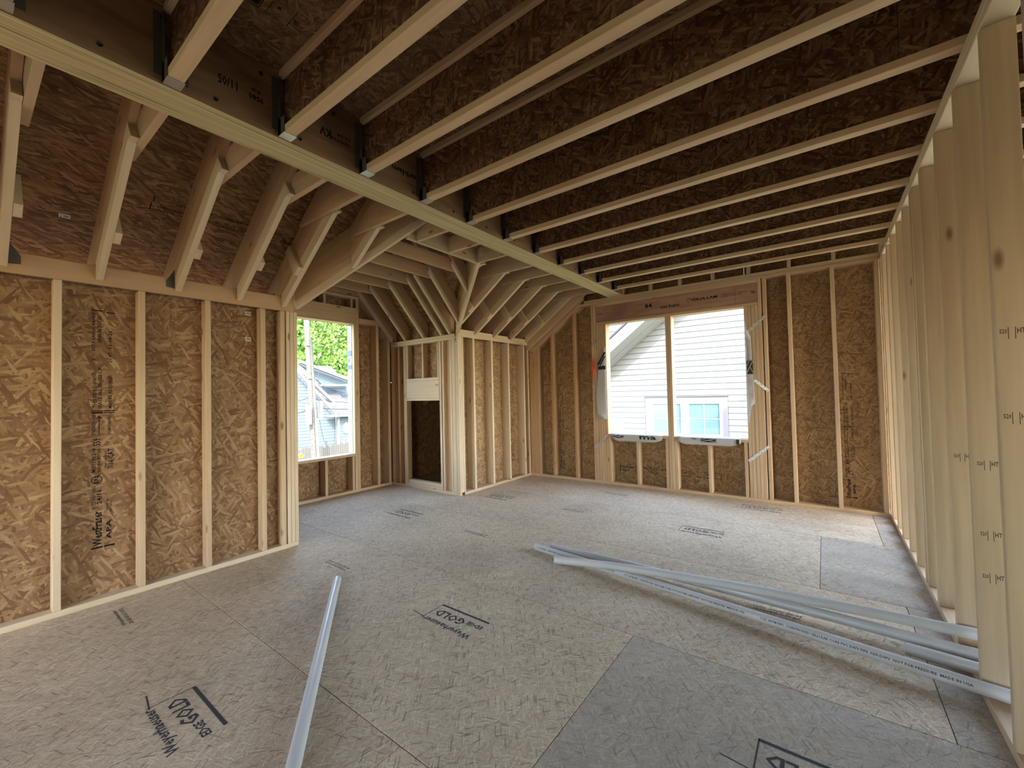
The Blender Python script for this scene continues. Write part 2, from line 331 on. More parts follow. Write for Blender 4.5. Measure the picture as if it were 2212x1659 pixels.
# ------------------------------------------------------------------ floor
floor = empty('floor', (-1.7, 1.2, 0), 'tan strand-board subfloor with black factory stamps and grey worn panels', 'floor', 'structure')
joined('floor_underlayer', [(-5.75, 4.5, -3.5, 5.95, -.30, -.026)], M['osb_floor_grey'], floor, (0, 0, 0))
rows = [(-3.5, -2.62, [-4.9, -2.46, -.02, 2.4]), (-2.62, -1.40, [-3.3, -.86, 1.58]), (-1.40, -.18, [-4.5, -2.1, .34, 2.78]), (-.18, 1.04, [-3.797, -1.357, 1.083, 3.52]),
        (1.04, 2.26, [-3.333, -.888, 1.55, 3.9]), (2.26, 3.48, [-4.5, -2.08, .358, 2.8]), (3.48, 4.70, [-2.506, -.066, 2.37]), (4.70, 5.90, [-4.5, -2.08, .36, 2.8])]
floor_panels = []
for y0, y1, xs in rows:
    e = [-5.74] + [x for x in xs if -5.7 < x < 4.4] + [4.48]
    for a, b in zip(e[:-1], e[1:]):
        grey = (y0 == 1.04 and a > -1) or (y0 == 3.48 and a > -.2) or (y0 == 2.26 and a > 0) or (y0 > 4.6 and a > 0)
        floor_panels.append((a, b, y0, y1, bx('floor_panel', a + .0016, b - .0016, y0 + .0016, y1 - .0016, -.024, 0, M['osb_floor_grey' if grey else 'osb_floor'], floor, .0015)))
def fpanel(x, y):
    for a, b, c, d, o in floor_panels:
        if a <= x <= b and c <= y <= d: return o
GOLD = [('t', 'Weyerhaeuser', 0, .375, 0, .058), ('t', 'EDGE', .0, .115, .112, .148, True), ('t', 'GOLD', .125, .36, .082, .150, True), ('r', 0, .39, .188, .203), ('r', .386, .391, .02, .203), ('l', .375, .03, .50, .045, .005)]
for gx, gy, s in [(-1.625, 1.70, 1), (-2.04, .49, 1), (-3.70, 3.00, 1.05), (-.79, 4.165, .98), (-3.27, 4.19, 1), (-.41, 5.33, 1), (.145, 1.665, 1)]:
    printed('printed_stamp', GOLD, (gx, gy, 0), (-1, 0, 0), (0, -1, 0), M['ink_grey'], fpanel(gx, gy), s)
for gx, gy, w in [(-3.44, .615, .30), (-3.045, 1.83, .30), (-2.62, 3.02, .29), (-2.205, 4.225, .28), (-.15, 2.945, .25), (-2.1, 5.2, .3)]:
    printed('printed_stamp', [('t', 'Weyerhaeuser', 0, w, 0, .026, True), ('t', 'EDGE GOLD 23/32', 0, w, .034, .054, True)], (gx, gy, 0), (-1, 0, 0), (0, -1, 0), M['ink_grey'], fpanel(gx, gy))

# ------------------------------------------------------------------ right partition
wr = empty('wall_right', (XR + .045, 2, 0), 'open stud partition along the right side, no sheathing', 'wall', 'structure')
D4 = .089
bx('bottom_plate', XR, XR + D4, YREAR, YB - .002, 0, .038, M['pine'], wr)
bx('top_plate', XR, XR + D4, YREAR, YB - .002, ZT, ZT + .0375, M['pine_pale'], wr)
bx('top_plate', XR, XR + D4, YREAR, YB - .002, ZT + .0385, ZP, M['pine_pale'], wr)
rst = {}
for i, y in enumerate([-3.0, -2.6, -2.2, -1.8, -1.4, -1.0, -.6, -.2, .22, .63, 1.04, 1.44, 1.85, 2.262, 2.65, 3.053, 3.50, 3.80, 3.868, 4.19, 4.53, 4.88, 5.205, 5.545, 5.70]):
    rst[y] = bx('stud', XR + random.uniform(-.002, .002), XR + D4, y, y + .038, .038, ZT, M['pine_stud'], wr)
def stamp(y, z, parent, s=1.0, x0=.008):
    its = []
    for b in (-.02, .045):
        its += [('r', b, b + .05, 0, .003), ('r', b, b + .05, .026, .028), ('r', b, b + .05, .040, .043), ('r', b, b + .002, 0, .043), ('r', b + .048, b + .05, 0, .043), ('t', 'HT' if b > 0 else 'SPF', b + .005, b + .025, .005, .024), ('t', '520', b + .028, b + .046, .006, .023), ('t', '4-B', b + .006, b + .044, .029, .039)]
    its = [i for i in its if (i[2] if i[0] != 't' else i[3]) <= .08 and (i[1] if i[0] != 't' else i[2]) >= 0]
    printed('printed_stamp', its, (XR + x0, y, z), (1, 0, 0), (0, 0, 1), M['ink_soft'], parent, s)
stamp(2.262, 1.55, rst[2.262], 1, .003); stamp(2.262, 1.245, rst[2.262], 1, .003); stamp(2.65, 1.02, rst[2.65]); stamp(2.65, .72, rst[2.65]); stamp(2.65, .54, rst[2.65]); stamp(3.053, 1.0, rst[3.053])

# ------------------------------------------------------------------ back wall with the double opening
wb = empty('wall_back', (-1.7, YB + .07, 0), 'back wall of studs and strand-board with a wide double window opening', 'wall', 'structure')
D6 = .14; yb0, yb1 = YB, YB + D6
def bstud(x0, x1, z0, z1, nm='stud', m='pine', y0=None): return bx(nm, x0, x1, (y0 if y0 is not None else yb0) + random.uniform(0, .003), yb1, z0, z1, M[m], wb)
bx('bottom_plate', -3.93, -1.95, yb0, yb1, 0, .038, M['pine'], wb); bx('bottom_plate', -1.948, -.02, yb0, yb1, 0, .038, M['pine'], wb); bx('bottom_plate', -.018, .60, yb0, yb1, 0, .038, M['pine'], wb)
zr = lambda x: 2.11 + SM * (x + 3.74)                   # underside of the sloping plate
for x0, x1 in [(-3.925, -3.84), (-3.838, -3.745), (-3.507, -3.467), (-3.10, -3.062)]:
    prism('stud', [(x0, yb0, .038), (x1, yb0, .038), (x1, yb0, zr(x1)), (x0, yb0, zr(x0))], (0, D6, 0), (0, 0, 1), M['pine_warm'], wb, False)
prism('sloping_plate', [(-3.925, yb0, zr(-3.925)), (-2.965, yb0, zr(-2.965)), (-2.965, yb0, zr(-2.965) + .045), (-3.925, yb0, zr(-3.925) + .045)], (0, D6, 0), (1, 0, SM), M['pine'], wb, False)
prism('sloping_plate', [(-3.925, yb0, zr(-3.925) + .047), (-2.90, yb0, zr(-2.90) + .047), (-2.90, yb0, zr(-2.90) + .092), (-3.925, yb0, zr(-3.925) + .092)], (0, D6, 0), (1, 0, SM), M['pine_warm'], wb, False)
bx('top_plate', -2.963, .60, yb0, yb1, ZT, ZT + .0375, M['pine'], wb); bx('top_plate', -2.895, .60, yb0, yb1, ZT + .0385, ZP, M['pine'], wb)
for x0 in (-2.786, -2.747): bstud(x0, x0 + .037, .038, ZT)
for x0 in (-2.704, -2.666, -2.628, -2.590): bstud(x0, x0 + .0365, .038, 2.349, 'jack_stud')
hd = bx('header', -2.704, -.604, yb0 + .004, yb1, 2.388, 2.624, M['lvl_red'], wb)
bx('header_plate', -2.704, -.604, yb0, yb1, 2.6245, ZT, M['pine'], wb); bx('header_plate', -2.704, -.604, yb0, yb1, 2.35, 2.3875, M['pine'], wb)
for x0 in (-.752, -.7145, -.677, -.6395): bstud(x0, x0 + .036, .038, 2.349, 'jack_stud')
bstud(-.603, -.566, .038, ZT); bstud(-.555, -.517, .038, ZT)
for x0, x1 in [(-.312, -.274), (.088, .127), (.458, .498)]: bstud(x0, x1, .038, ZT)
bx('window_sill_plate', -2.553, -1.697, yb0, yb1, .697, .735, M['pine'], wb); bx('window_sill_plate', -1.615, -.753, yb0, yb1, .697, .735, M['pine'], wb)
bstud(-1.6945, -1.657, .038, 2.349, 'mullion_stud'); bstud(-1.656, -1.618, .038, 2.349, 'mullion_stud')
for x0, x1 in [(-1.737, -1.697), (-1.615, -1.577), (-2.553, -2.515), (-2.14, -2.10), (-1.21, -1.172), (-.80, -.762)]: bstud(x0, x1, .038, .697, 'cripple_stud')
ys0, ys1 = yb1 + .0005, yb1 + .012
bp = []
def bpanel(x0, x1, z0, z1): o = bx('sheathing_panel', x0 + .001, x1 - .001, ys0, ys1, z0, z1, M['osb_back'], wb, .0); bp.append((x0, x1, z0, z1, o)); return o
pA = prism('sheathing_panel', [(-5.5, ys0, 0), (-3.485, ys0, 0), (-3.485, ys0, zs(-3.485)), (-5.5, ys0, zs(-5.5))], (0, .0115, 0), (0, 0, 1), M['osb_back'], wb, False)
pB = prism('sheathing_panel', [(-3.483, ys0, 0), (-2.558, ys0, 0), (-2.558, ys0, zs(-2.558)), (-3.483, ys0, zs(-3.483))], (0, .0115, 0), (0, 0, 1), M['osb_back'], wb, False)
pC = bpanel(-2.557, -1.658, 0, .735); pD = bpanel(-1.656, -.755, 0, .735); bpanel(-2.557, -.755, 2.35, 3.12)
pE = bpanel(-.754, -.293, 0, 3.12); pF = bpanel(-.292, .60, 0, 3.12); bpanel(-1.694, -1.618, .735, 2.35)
bpanel(.601, .80, 0, 3.12); bpanel(.80, 4.3, 2.85, 3.12); bpanel(4.3, 4.4, 0, 3.12)  # gap beyond the partition left open, added to light the room from behind
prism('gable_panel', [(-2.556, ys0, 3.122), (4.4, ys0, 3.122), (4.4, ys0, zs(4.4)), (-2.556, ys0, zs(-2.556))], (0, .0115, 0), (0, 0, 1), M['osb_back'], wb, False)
for x in (-2.3, -1.9, -1.51, -1.11, -.71, -.30, .107, .5): bx('gable_stud', x, x + .038, yb0 + .002, yb0 + .09, ZP, 3.10, M['pine'], wb)
wf((.157, ys0, .131), (0, 0, 1), (-1, 0, 0), 1.37, pF); wf((-3.465, ys0, .14), (0, 0, 1), (-1, 0, 0), 1.35, pB)
wf((-2.447, ys0, .275), (1, 0, 0), (0, 0, 1), 1.365, pC)
printed('printed_lettering', [('t', '84', .0, .10, .0, .065), ('t', 'non bearn:', .22, .47, .045, .095), ('t', 'VERSA-LAM', .60, .92, .02, .055, True), ('t', '2.0E 3100 DF', .55, .60, .005, .03), ('l', .55, .05, .59, .06, .006), ('t', '1-3/4 x 9-1/2 x 7-6  1-3/4 x 9-1/2', .97, 1.25, .02, .036), ('t', '2.0E 3100 DF', .97, 1.2, .045, .058), ('t', 'VL', 1.29, 1.345, .03, .065, True), ('r', 1.119, 1.121, -.06, .17), ('l', -.70, .055, -.66, .055, .006), ('l', -.665, .04, -.65, .06, .006)], (-1.962, yb0 + .004, 2.56), (1, 0, 0), (0, 0, 1), M['ink'], hd)
def strap(a, b):
    A = Vector((a[0], yb0 - .002, a[1])); B = Vector((b[0], yb0 - .002, b[1])); o = bar('metal_strap', A, B, .032, .003, (0, 0, 1), M['metal'], wb, .0006)
    d = B - A
    for k in range(1, 8):
        p = A + d * k / 8 + Vector((0, -.003, .007 * (-1) ** k)); bx('nail_head', p.x - .004, p.x + .004, p.y - .0015, p.y + .001, p.z - .004, p.z + .004, M['metal_dark'], o, 0)
for a, b in [((-.715, 2.04), (-.522, 2.218)), ((-.665, 1.45), (-.525, 1.318)), ((-.755, .476), (-.535, .668)), ((-2.765, 2.03), (-2.577, 2.195)), ((-2.76, .525), (-2.562, .72)), ((-2.775, 1.45), (-2.72, 1.36))]: strap(a, b)

# ------------------------------------------------------------------ left knee wall, near part
wl = empty('wall_left', (XL - .045, .2, 0), 'low knee wall of studs and strand-board nearest the camera on the left', 'wall', 'structure')
bx('bottom_plate', XL - D4, XL, YREAR, Y1, 0, .038, M['pine_pale'], wl)
bx('ledger_board', XL - .038, XL, YREAR, Y1 - .02, 2.157, 2.287, M['pine_warm'], wl); bx('top_plate', XL - D4, XL - .039, YREAR, Y1 - .02, 2.245, 2.283, M['pine'], wl)
for y in [-3.0, -2.5, -2.1, -1.7, -1.3, -.85, -.44, -.035, .375, .79, 1.195, 1.605, 1.77]: bx('stud', XL - D4, XL - random.uniform(0, .003), y, y + .039, .038, 2.156, M['pine_pale' if y < .5 else 'pine'], wl)
for y in (1.82, 1.8525, 1.885): bx('corner_stud', XL - D4, XL + (.0 if y < 1.84 else .004), y, y + .031, .038, 2.156, M['pine_pale'], wl)
nk = []
for a, b in [(YREAR, -2.08), (-2.078, -.835), (-.833, .392), (.394, 1.623), (1.625, Y1)]: nk.append(bx('sheathing_panel', XL - D4 - .0125, XL - D4 - .0005, a, b, 0, 2.283, M['osb_wall'], wl, 0))
wf((XL - D4 - .0005, .562, .355), (0, 0, 1), (0, -1, 0), 1.645, nk[3])
for z in (2.09, 1.865):
    st = bx('barcode_sticker', XL - D4 - .0005, XL - D4 + .0006, 1.515, 1.56, z, z + .033, M['sticker'], nk[3], 0)
    printed('printed_lettering', [('r', .004 + .004 * k, .0055 + .004 * k + .0015 * (k % 2), .006, .026) for k in range(9)], (XL - D4 + .0006, 1.517, z + .033), (0, 1, 0), (0, 0, 1), M['ink'], st)

# ------------------------------------------------------------------ left knee wall, far part
D5 = .14
wk = empty('wall_left', (XL - .045, 4.9, 0), 'low knee wall of studs and strand-board between dormer and back wall', 'wall', 'structure')
bx('bottom_plate', XL - D5, XL, Y2 + .089, YB, 0, .038, M['pine'], wk)
bx('ledger_board', XL - .038, XL, Y2, YB - .002, 2.147, 2.247, M['pine_pale'], wk); bx('top_plate', XL - D5, XL - .039, Y2 + .095, YB - .002, 2.205, 2.243, M['pine'], wk)
for y in (4.095, 4.132): bx('corner_stud', XL - D5, XL, y, y + .035, .038, 2.146, M['pine_pale'], wk)
bx('corner_stud', XL - D5, XL - .001, 5.702, 5.742, .038, 2.146, M['pine'], wk)
for y in (4.357, 4.76, 5.166, 5.58): bx('stud', XL - D5, XL, y, y + .039, .038, 2.146, M['pine_pale'], wk)
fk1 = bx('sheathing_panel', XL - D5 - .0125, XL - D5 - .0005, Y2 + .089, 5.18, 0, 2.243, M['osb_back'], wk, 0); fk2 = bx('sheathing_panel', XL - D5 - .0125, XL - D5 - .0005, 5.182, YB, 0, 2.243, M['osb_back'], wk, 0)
wf((XL - D5 - .0005, 5.36, .275), (0, 0, 1), (0, -1, 0), 1.65, fk2); wf((XL - D5 - .0005, 4.19, .275), (0, 0, 1), (0, -1, 0), 1.65, fk1)

# ------------------------------------------------------------------ dormer: cheek wall with the attic hatch
wc = empty('wall_dormer_cheek', (-4.66, Y2 + .045, 0), 'narrow dormer cheek wall with a framed dark attic hatch', 'wall', 'structure')
bx('bottom_plate', X2, -3.99, Y2, Y2 + D4, 0, .038, M['pine_pale'], wc); bx('hatch_sill', -5.01, -4.31, Y2 + .004, Y2 + D4, .0385, .076, M['pine_pale'], wc); bx('hatch_sill', -5.01, -4.31, Y2 + .012, Y2 + D4, .0765, .114, M['pine_pale'], wc)
for x0 in (-5.08, -5.046): bx('stud', x0, x0 + .033, Y2, Y2 + D4, .038, 2.11, M['pine'], wc)
bx('stud', -5.375, -5.30, Y2, Y2 + D4, .038, 2.11, M['pine_warm'], wc); bx('stud', -5.21, -5.172, Y2, Y2 + D4, .038, 2.11, M['pine_warm'], wc)
bx('stud', -4.306, -4.268, Y2, Y2 + D4, .038, 2.11, M['pine_pale'], wc); bx('stud', -4.26, -4.225, Y2 + .01, Y2 + D4, .038, 2.11, M['pine_pale'], wc)
bx('backer_board', -4.224, -4.10, Y2 + .05, Y2 + D4, .038, 2.11, M['pine_warm'], wc); bx('stud', -4.098, -4.062, Y2, Y2 + D4, .038, 2.11, M['pine_pale'], wc)
bx('corner_post', -4.055, -3.99, Y2 - .004, Y2 + D4, 0.0, 2.147, M['pine_pale'], wc); bx('corner_post', -3.988, XL - .0, Y2 - .004, Y2 + .034, 0.0, 2.147, M['pine_pale'], wc)
bx('hatch_header', -5.01, -4.308, Y2 - .002, Y2 + D4, 1.320, 1.570, M['pine_pale'], wc); bx('header_plate', -5.01, -4.308, Y2 - .004, Y2 + D4, 1.571, 1.609, M['pine_pale'], wc); bx('header_plate', -5.01, -4.308, Y2 - .002, Y2 + D4, 1.281, 1.319, M['pine_pale'], wc)
for x0 in (-4.665, -4.345): bx('cripple_stud', x0, x0 + .036, Y2, Y2 + D4, 1.61, 2.11, M['pine'], wc)
bx('cripple_stud', -5.008, -4.972, Y2, Y2 + D4, 1.61, 2.11, M['pine'], wc)
bx('top_plate', X2, -3.99, Y2, Y2 + D4, 2.111, 2.1485, M['pine_pale'], wc); bx('top_plate', X2, -3.99, Y2, Y2 + D4, 2.1495, 2.187, M['pine_pale'], wc)
bx('sheathing_panel', -5.53, -3.95, Y2 + D4 + .001, Y2 + D4 + .012, 1.575, 2.62, M['osb_wall'], wc, 0); bx('sheathing_panel', -5.53, -5.05, Y2 + D4 + .001, Y2 + D4 + .012, 0, 1.573, M['osb_wall'], wc, 0); bx('sheathing_panel', -4.31, -4.085, Y2 + D4 + .001, Y2 + D4 + .012, 0, 1.573, M['osb_wall'], wc, 0)

wq = empty('wall_dormer_cheek', (-4.66, Y1 - .045, 0), 'dormer cheek wall behind the left corner post', 'wall', 'structure')
bx('sheathing_panel', -5.53, XL - .10, Y1 - D4 - .012, Y1 - D4 - .001, 0, 2.62, M['osb_wall'], wq, 0)
for x0 in (-5.3, -4.9, -4.5, -4.12): bx('stud', x0, x0 + .038, Y1 - D4, Y1, .038, 2.11, M['pine'], wq)
bx('bottom_plate', X2, XL - .09, Y1 - D4, Y1, 0, .038, M['pine'], wq); bx('top_plate', X2, XL - .09, Y1 - D4, Y1, 2.111, 2.187, M['pine'], wq)

# ------------------------------------------------------------------ dormer: window wall
ww = empty('wall_dormer_window', (X2 - .07, 2.99, 0), 'dormer end wall of studs with a tall single window opening', 'wall', 'structure')
wx0, wx1 = X2 - D6, X2; zd = lambda y: 2.19 + SD * min(Y2 - y, y - Y1)
def ws(nm, y0, y1, z0, z1, m='pine'): return bx(nm, wx0, wx1 - random.uniform(0, .003), y0, y1, z0, z1, M[m], ww)
ws('bottom_plate', Y1, Y2, 0, .038); WY0, WY1, WZ0, WZ1 = 2.548, 3.43, .552, 2.405
ws('window_sill_plate', WY0, WY1, WZ0 - .038, WZ0)
for y0, y1 in [(WY0 - .04, WY0), (WY1 + .001, WY1 + .038)]: ws('jack_stud', y0, y1, .038, 2.404)
ws('header', WY0 - .038, WY1 + .038, 2.406, 2.64, 'pine'); ws('king_stud', 3.469, 3.515, .038, zd(3.515)); ws('king_stud', WY0 - .08, WY0 - .041, .038, zd(WY0 - .08))
for y0 in (2.98, 2.56, 3.385): ws('cripple_stud', y0, y0 + .038, .038, WZ0 - .039); ws('cripple_stud', y0, y0 + .038, 2.641, 2.77)
ws('top_plate', 2.45, 3.50, 2.771, 2.808)
for y0 in (3.80, 4.0): prism('stud', [(wx0, y0, .038), (wx0, y0 + .045, .038), (wx0, y0 + .045, zd(y0 + .045)), (wx0, y0, zd(y0))], (D6, 0, 0), (0, 0, 1), M['pine'], ww, False)
for y0 in (1.94, 2.15): prism('stud', [(wx0, y0, .038), (wx0, y0 + .045, .038), (wx0, y0 + .045, zd(y0 + .045)), (wx0, y0, zd(y0))], (D6, 0, 0), (0, 0, 1), M['pine'], ww, False)
ws('blocking', 3.517, 3.798, 2.42, 2.50)
for sg in (1, -1):
    ya, yb_ = (Y2, 3.49) if sg > 0 else (Y1, 2.485)
    prism('sloping_plate', [(wx0, ya, zd(ya)), (wx0, yb_, zd(yb_)), (wx0, yb_, zd(yb_) + .10), (wx0, ya, zd(ya) + .10)], (D6, 0, 0), (0, -sg, SD), M['pine'], ww, False)
sx0, sx1 = wx0 - .0115, wx0 - .0005
def wp(y0, y1, z0, z1): return bx('sheathing_panel', sx0, sx1, y0, y1, z0, z1, M['osb_wall'], ww, 0)
wp(1.82, WY0, 0, 2.5); wp(WY0 + .001, WY1 - .001, 0, WZ0); pW = wp(WY1, Y2 + .1, 0, 2.5)
prism('sheathing_panel', [(sx0, WY0, 2.405), (sx0, WY1, 2.405), (sx0, WY1, 2.5), (sx0, 4.06, 2.502), (sx0, 2.9875, 3.70), (sx0, 1.915, 2.502), (sx0, WY0, 2.5)], (.011, 0, 0), (0, 1, 0), M['osb_wall'], ww, False)
wf((sx1, 3.625, 2.30), (0, 0, -1), (0, 1, 0), 1.66, pW)

# ------------------------------------------------------------------ roof: rafters, valleys, ties, boards
rf = empty('roof', (-3.6, 2.9, 2.2), 'exposed sloping roof framing of rafters, furring strips and strand-board over the left side', 'roof', 'structure')
FV = .109
def rafter(y, x0=-5.75, x1=-2.38, xf0=XL + .002, scab=1, m='pine', furr='pine_pale', wide=.038):
    r = prism('rafter', [(x0, y, zu(x0) + FV + .001), (x1, y, zu(x1) + FV + .001), (x1, y, zs(x1) - .002), (x0, y, zs(x0) - .002)], (0, wide, 0), (1, 0, SM), M[m], rf)
    f = prism('furring_strip', [(xf0, y, zu(xf0)), (-3.06, y, ZC), (-2.99, y, ZC), (-3.065, y, 2.915), (xf0, y, zu(xf0) + FV)], (0, .038, 0), (1, 0, SM), M[furr], r)
    if scab:
        xs = -3.60 + random.uniform(-.03, .03); ys = y + .0385 * scab; u = Vector((1, 0, SM)).normalized(); n = Vector((-SM, 0, 1)).normalized(); b = Vector((xs, ys, zu(xs)))
        prism('scab_block', [b - u * .045 + n * .002, b + u * .045 + n * .002, b + u * .045 + n * .28, b - u * .045 + n * .28], (0, .036, 0), n, M['pine_pale'], r)
    return r
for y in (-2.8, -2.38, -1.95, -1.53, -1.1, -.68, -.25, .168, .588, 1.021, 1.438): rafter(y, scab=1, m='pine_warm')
rafter(1.80, scab=-1, m='lvl_pale')
rafter(4.412, scab=-1); rafter(4.828, scab=-1); rafter(5.246, scab=-1); rafter(5.66, scab=-1)
vx = lambda y: XL + (y - Y1) / K if y < 3 else XL + (Y2 - y) / K
rafter(2.20, x0=vx(2.20) + .03, xf0=vx(2.20) + .04, scab=0, m='lvl_pale'); rafter(3.995, x0=vx(3.995) + .02, xf0=vx(3.995) + .03, scab=-1); rafter(3.55, x0=vx(3.55) + .03, x1=-2.55, xf0=-3.08, scab=0)
for sg, y0, x1 in ((1, Y1, -2.62), (-1, Y2, -2.95)):
    d = Vector((1, sg * K, 0)).normalized(); P = lambda x, dz: Vector((x, y0 + sg * K * (x - XL), zu(x) + dz)); n = Vector((0, 0, 1)).cross(d) * .045
    v = prism('valley_rafter', [P(XL, .075), P(x1, .075), P(x1, .41), P(XL, .41)], n, (d.x, d.y, SM * d.x), M['lvl_pale'], rf)
    prism('furring_strip', [P(XL, 0), P(x1, 0), P(x1, .074), P(XL, .074)], n * .9, (d.x, d.y, SM * d.x), M['pine_pale'], v)
prism('gable_rafter', [(-3.93, 5.722, zr(-3.93) + .094), (-2.75, 5.722, zr(-2.75) + .094), (-2.75, 5.722, zs(-2.75)), (-3.93, 5.722, zs(-3.93))], (0, .045, 0), (1, 0, SM), M['pine'], rf)
# short ceiling joists from the roof to the beam
def cjoist(y, tip=-3.40, m='pine', h=.16): return prism('ceiling_joist', [(tip, y, ZC), (-2.502, y, ZC), (-2.502, y, ZC + h), (tip + h / SM, y, ZC + h), (tip + .01, y, ZC + .012)], (0, .037, 0), (1, 0, 0), M[m], rf)
for y in (-2.76, -2.34, -1.91, -1.49, -1.06, -.64, -.21, .208, .627, 1.060, 1.477): cjoist(y, -3.30)
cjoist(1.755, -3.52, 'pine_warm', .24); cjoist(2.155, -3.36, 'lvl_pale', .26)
for y in (3.955, 4.372, 4.788, 5.206, 5.62): cjoist(y, -3.40, 'pine', .20)
hx = -3.05
bx('ceiling_header', hx - .019, hx + .019, 2.50, 3.49, ZC, ZC + .16, M['pine'], rf)
for y in (2.60, 3.02, 3.455): bx('ceiling_joist', hx + .0195, -2.502, y, y + .037, ZC, ZC + .16, M['pine'], rf)
zdr = lambda y: 2.19 + SD * (Y2 - y); zdl = lambda y: 2.19 + SD * (y - Y1); DV = .278
for x in (-5.34, -5.03, -4.625, -4.25, -4.085, -3.83, -3.42):
    yf = Y2 + .08 if x < XL else Y2 - K * (x - XL) - .03
    yl = Y1 - .08 if x < XL else Y1 + K * (x - XL) + .03
    wm = 'pine_warm' if x != -4.25 else 'lvl_pale'
    for y0, ym, zf, sg in ((yf, 3.008, zdr, -1), (yl, 2.967, zdl, 1)):
        r = prism('dormer_rafter', [(x, y0, zf(y0) + .061), (x, ym, zf(ym) + .061), (x, ym, zf(ym) + DV), (x, y0, zf(y0) + DV)], (.038, 0, 0), (0, sg, SD), M[wm], rf)
        y9 = Y2 if (sg < 0 and x < XL) else Y1 if x < XL else y0
        prism('furring_strip', [(x, y9, zf(y9)), (x, ym + sg * -.45, zf(ym + sg * -.45)), (x, ym + sg * -.45, zf(ym + sg * -.45) + .06), (x, y9, zf(y9) + .06)], (.038, 0, 0), (0, sg, SD), M['pine_pale'], r)  # added pale strip; the lit rafter underside is put into its colour
for x in (-5.07, -4.665, -4.29, -3.87, -3.46):
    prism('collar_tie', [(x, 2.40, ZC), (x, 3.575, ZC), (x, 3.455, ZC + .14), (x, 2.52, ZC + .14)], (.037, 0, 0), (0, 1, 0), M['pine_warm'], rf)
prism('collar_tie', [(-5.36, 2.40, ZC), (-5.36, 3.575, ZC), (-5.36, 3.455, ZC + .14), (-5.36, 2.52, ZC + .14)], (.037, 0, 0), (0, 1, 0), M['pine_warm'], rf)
bx('ridge_board', -5.6, -2.5, 2.969, 3.006, 3.18, 3.66, M['pine'], rf)
# boards: the main plane is cut along both valleys
def rpanel(poly, dz=.0):
    return prism('roof_panel', [(x, y, zs(x) + .0015) for x, y in poly], Vector((-SM, 0, 1)).normalized() * .012, (0, 1, 0), M['osb_roof'], rf, False)
vy0 = lambda x: Y1 + .10 + K * (x - XL); vy1 = lambda x: Y2 - .10 - K * (x - XL)
XE = 7.6
for ya, yb_ in [(-3.7, -1.10), (-1.10, .588)]: rpanel([(-4.36, ya), (-4.36, yb_), (-3.75, yb_), (-3.75, ya)]); rpanel([(-3.75, ya), (-3.75, yb_), (-2.3, yb_), (-2.3, ya)])  # near boards stop short of the eave, a gap added for sky light
pr1 = rpanel([(-4.36, .588), (-4.36, Y1 - .10), (XL - .16, Y1 - .10), (XL - .16, .588)]); pr2 = rpanel([(XL - .16, .588), (XL - .16, Y1 - .10), (XL, vy0(XL)), (-2.38, 2.9875), (-2.3, 2.9875), (-2.3, .588)])
rpanel([(-5.95, Y2 + .10), (-5.95, 6.15), (XL - .16, 6.15), (XL - .16, Y2 + .10)]); rpanel([(XL - .16, Y2 + .10), (XL - .16, 6.15), (-2.38, 6.15), (-2.38, 2.9875), (XL, vy1(XL))])
rpanel([(-2.38, -3.7), (-2.38, 6.15), (XE, 6.15), (XE, -3.7)])
bx('upper_wall_panel', XE - .2, XE, -3.7, 6.15, 6.0, zs(XE - .2), M['osb_wall'], rf, 0)
def dpanel(sg):
    yo = Y2 if sg > 0 else Y1; zf = (lambda y: zdr(y) + DV + .0015) if sg > 0 else (lambda y: zdl(y) + DV + .0015)
    n = Vector((0, sg * SD, 1)).normalized() * .012; ye = yo + sg * .16; ym = yo - sg * .10
    prism('dormer_roof_panel', [(-5.75, ye, zf(ye)), (XL - .16, ye, zf(ye)), (XL, ym, zf(ym)), (-2.40, 2.9875, zf(2.9875)), (-5.75, 2.9875, zf(2.9875))], n, (1, 0, 0), M['osb_roof'], rf, False)
dpanel(1); dpanel(-1)
wfr = wf((-3.765, 2.43, zs(-3.765) + .0015), (0, -1, 0), (-1, 0, -SM), 1.62, pr2, .42)
stp = Vector((-3.945, .425, zs(-3.945))); u = Vector((1, 0, SM)).normalized()
prism('barcode_sticker', [stp + Vector((0, -.026, 0)) - u * .016, stp + Vector((0, .026, 0)) - u * .016, stp + Vector((0, .026, 0)) + u * .016, stp + Vector((0, -.026, 0)) + u * .016], Vector((SM, 0, -1)).normalized() * .0012, (0, 1, 0), M['sticker'], pr2, False)
printed('printed_lettering', [('r', .006 + .003 * k, .0075 + .003 * k, .007, .024) for k in range(8)] + [('r', .038, .044, .004, .010), ('r', .036, .042, .024, .028)], stp + Vector((0, .024, 0)) + u * -.016 + Vector((SM, 0, -1)).normalized() * .0014, (0, -1, 0), -u, M['ink'], pr2)
def tie(y, s=1):
    vs = [(XL + .002, y, 2.21), (XL + .002, y + .05 * s, 2.215), (XL + .002, y + .05 * s, 2.262), (XL + .002, y + .012 * s, 2.33), (XL + .002, y, 2.36)]
    prism('hurricane_tie', vs, (.002, 0, 0), (0, 0, 1), M['metal_dark'], rf, False)
tie(.19); tie(.998, -1); tie(5.223, -1)

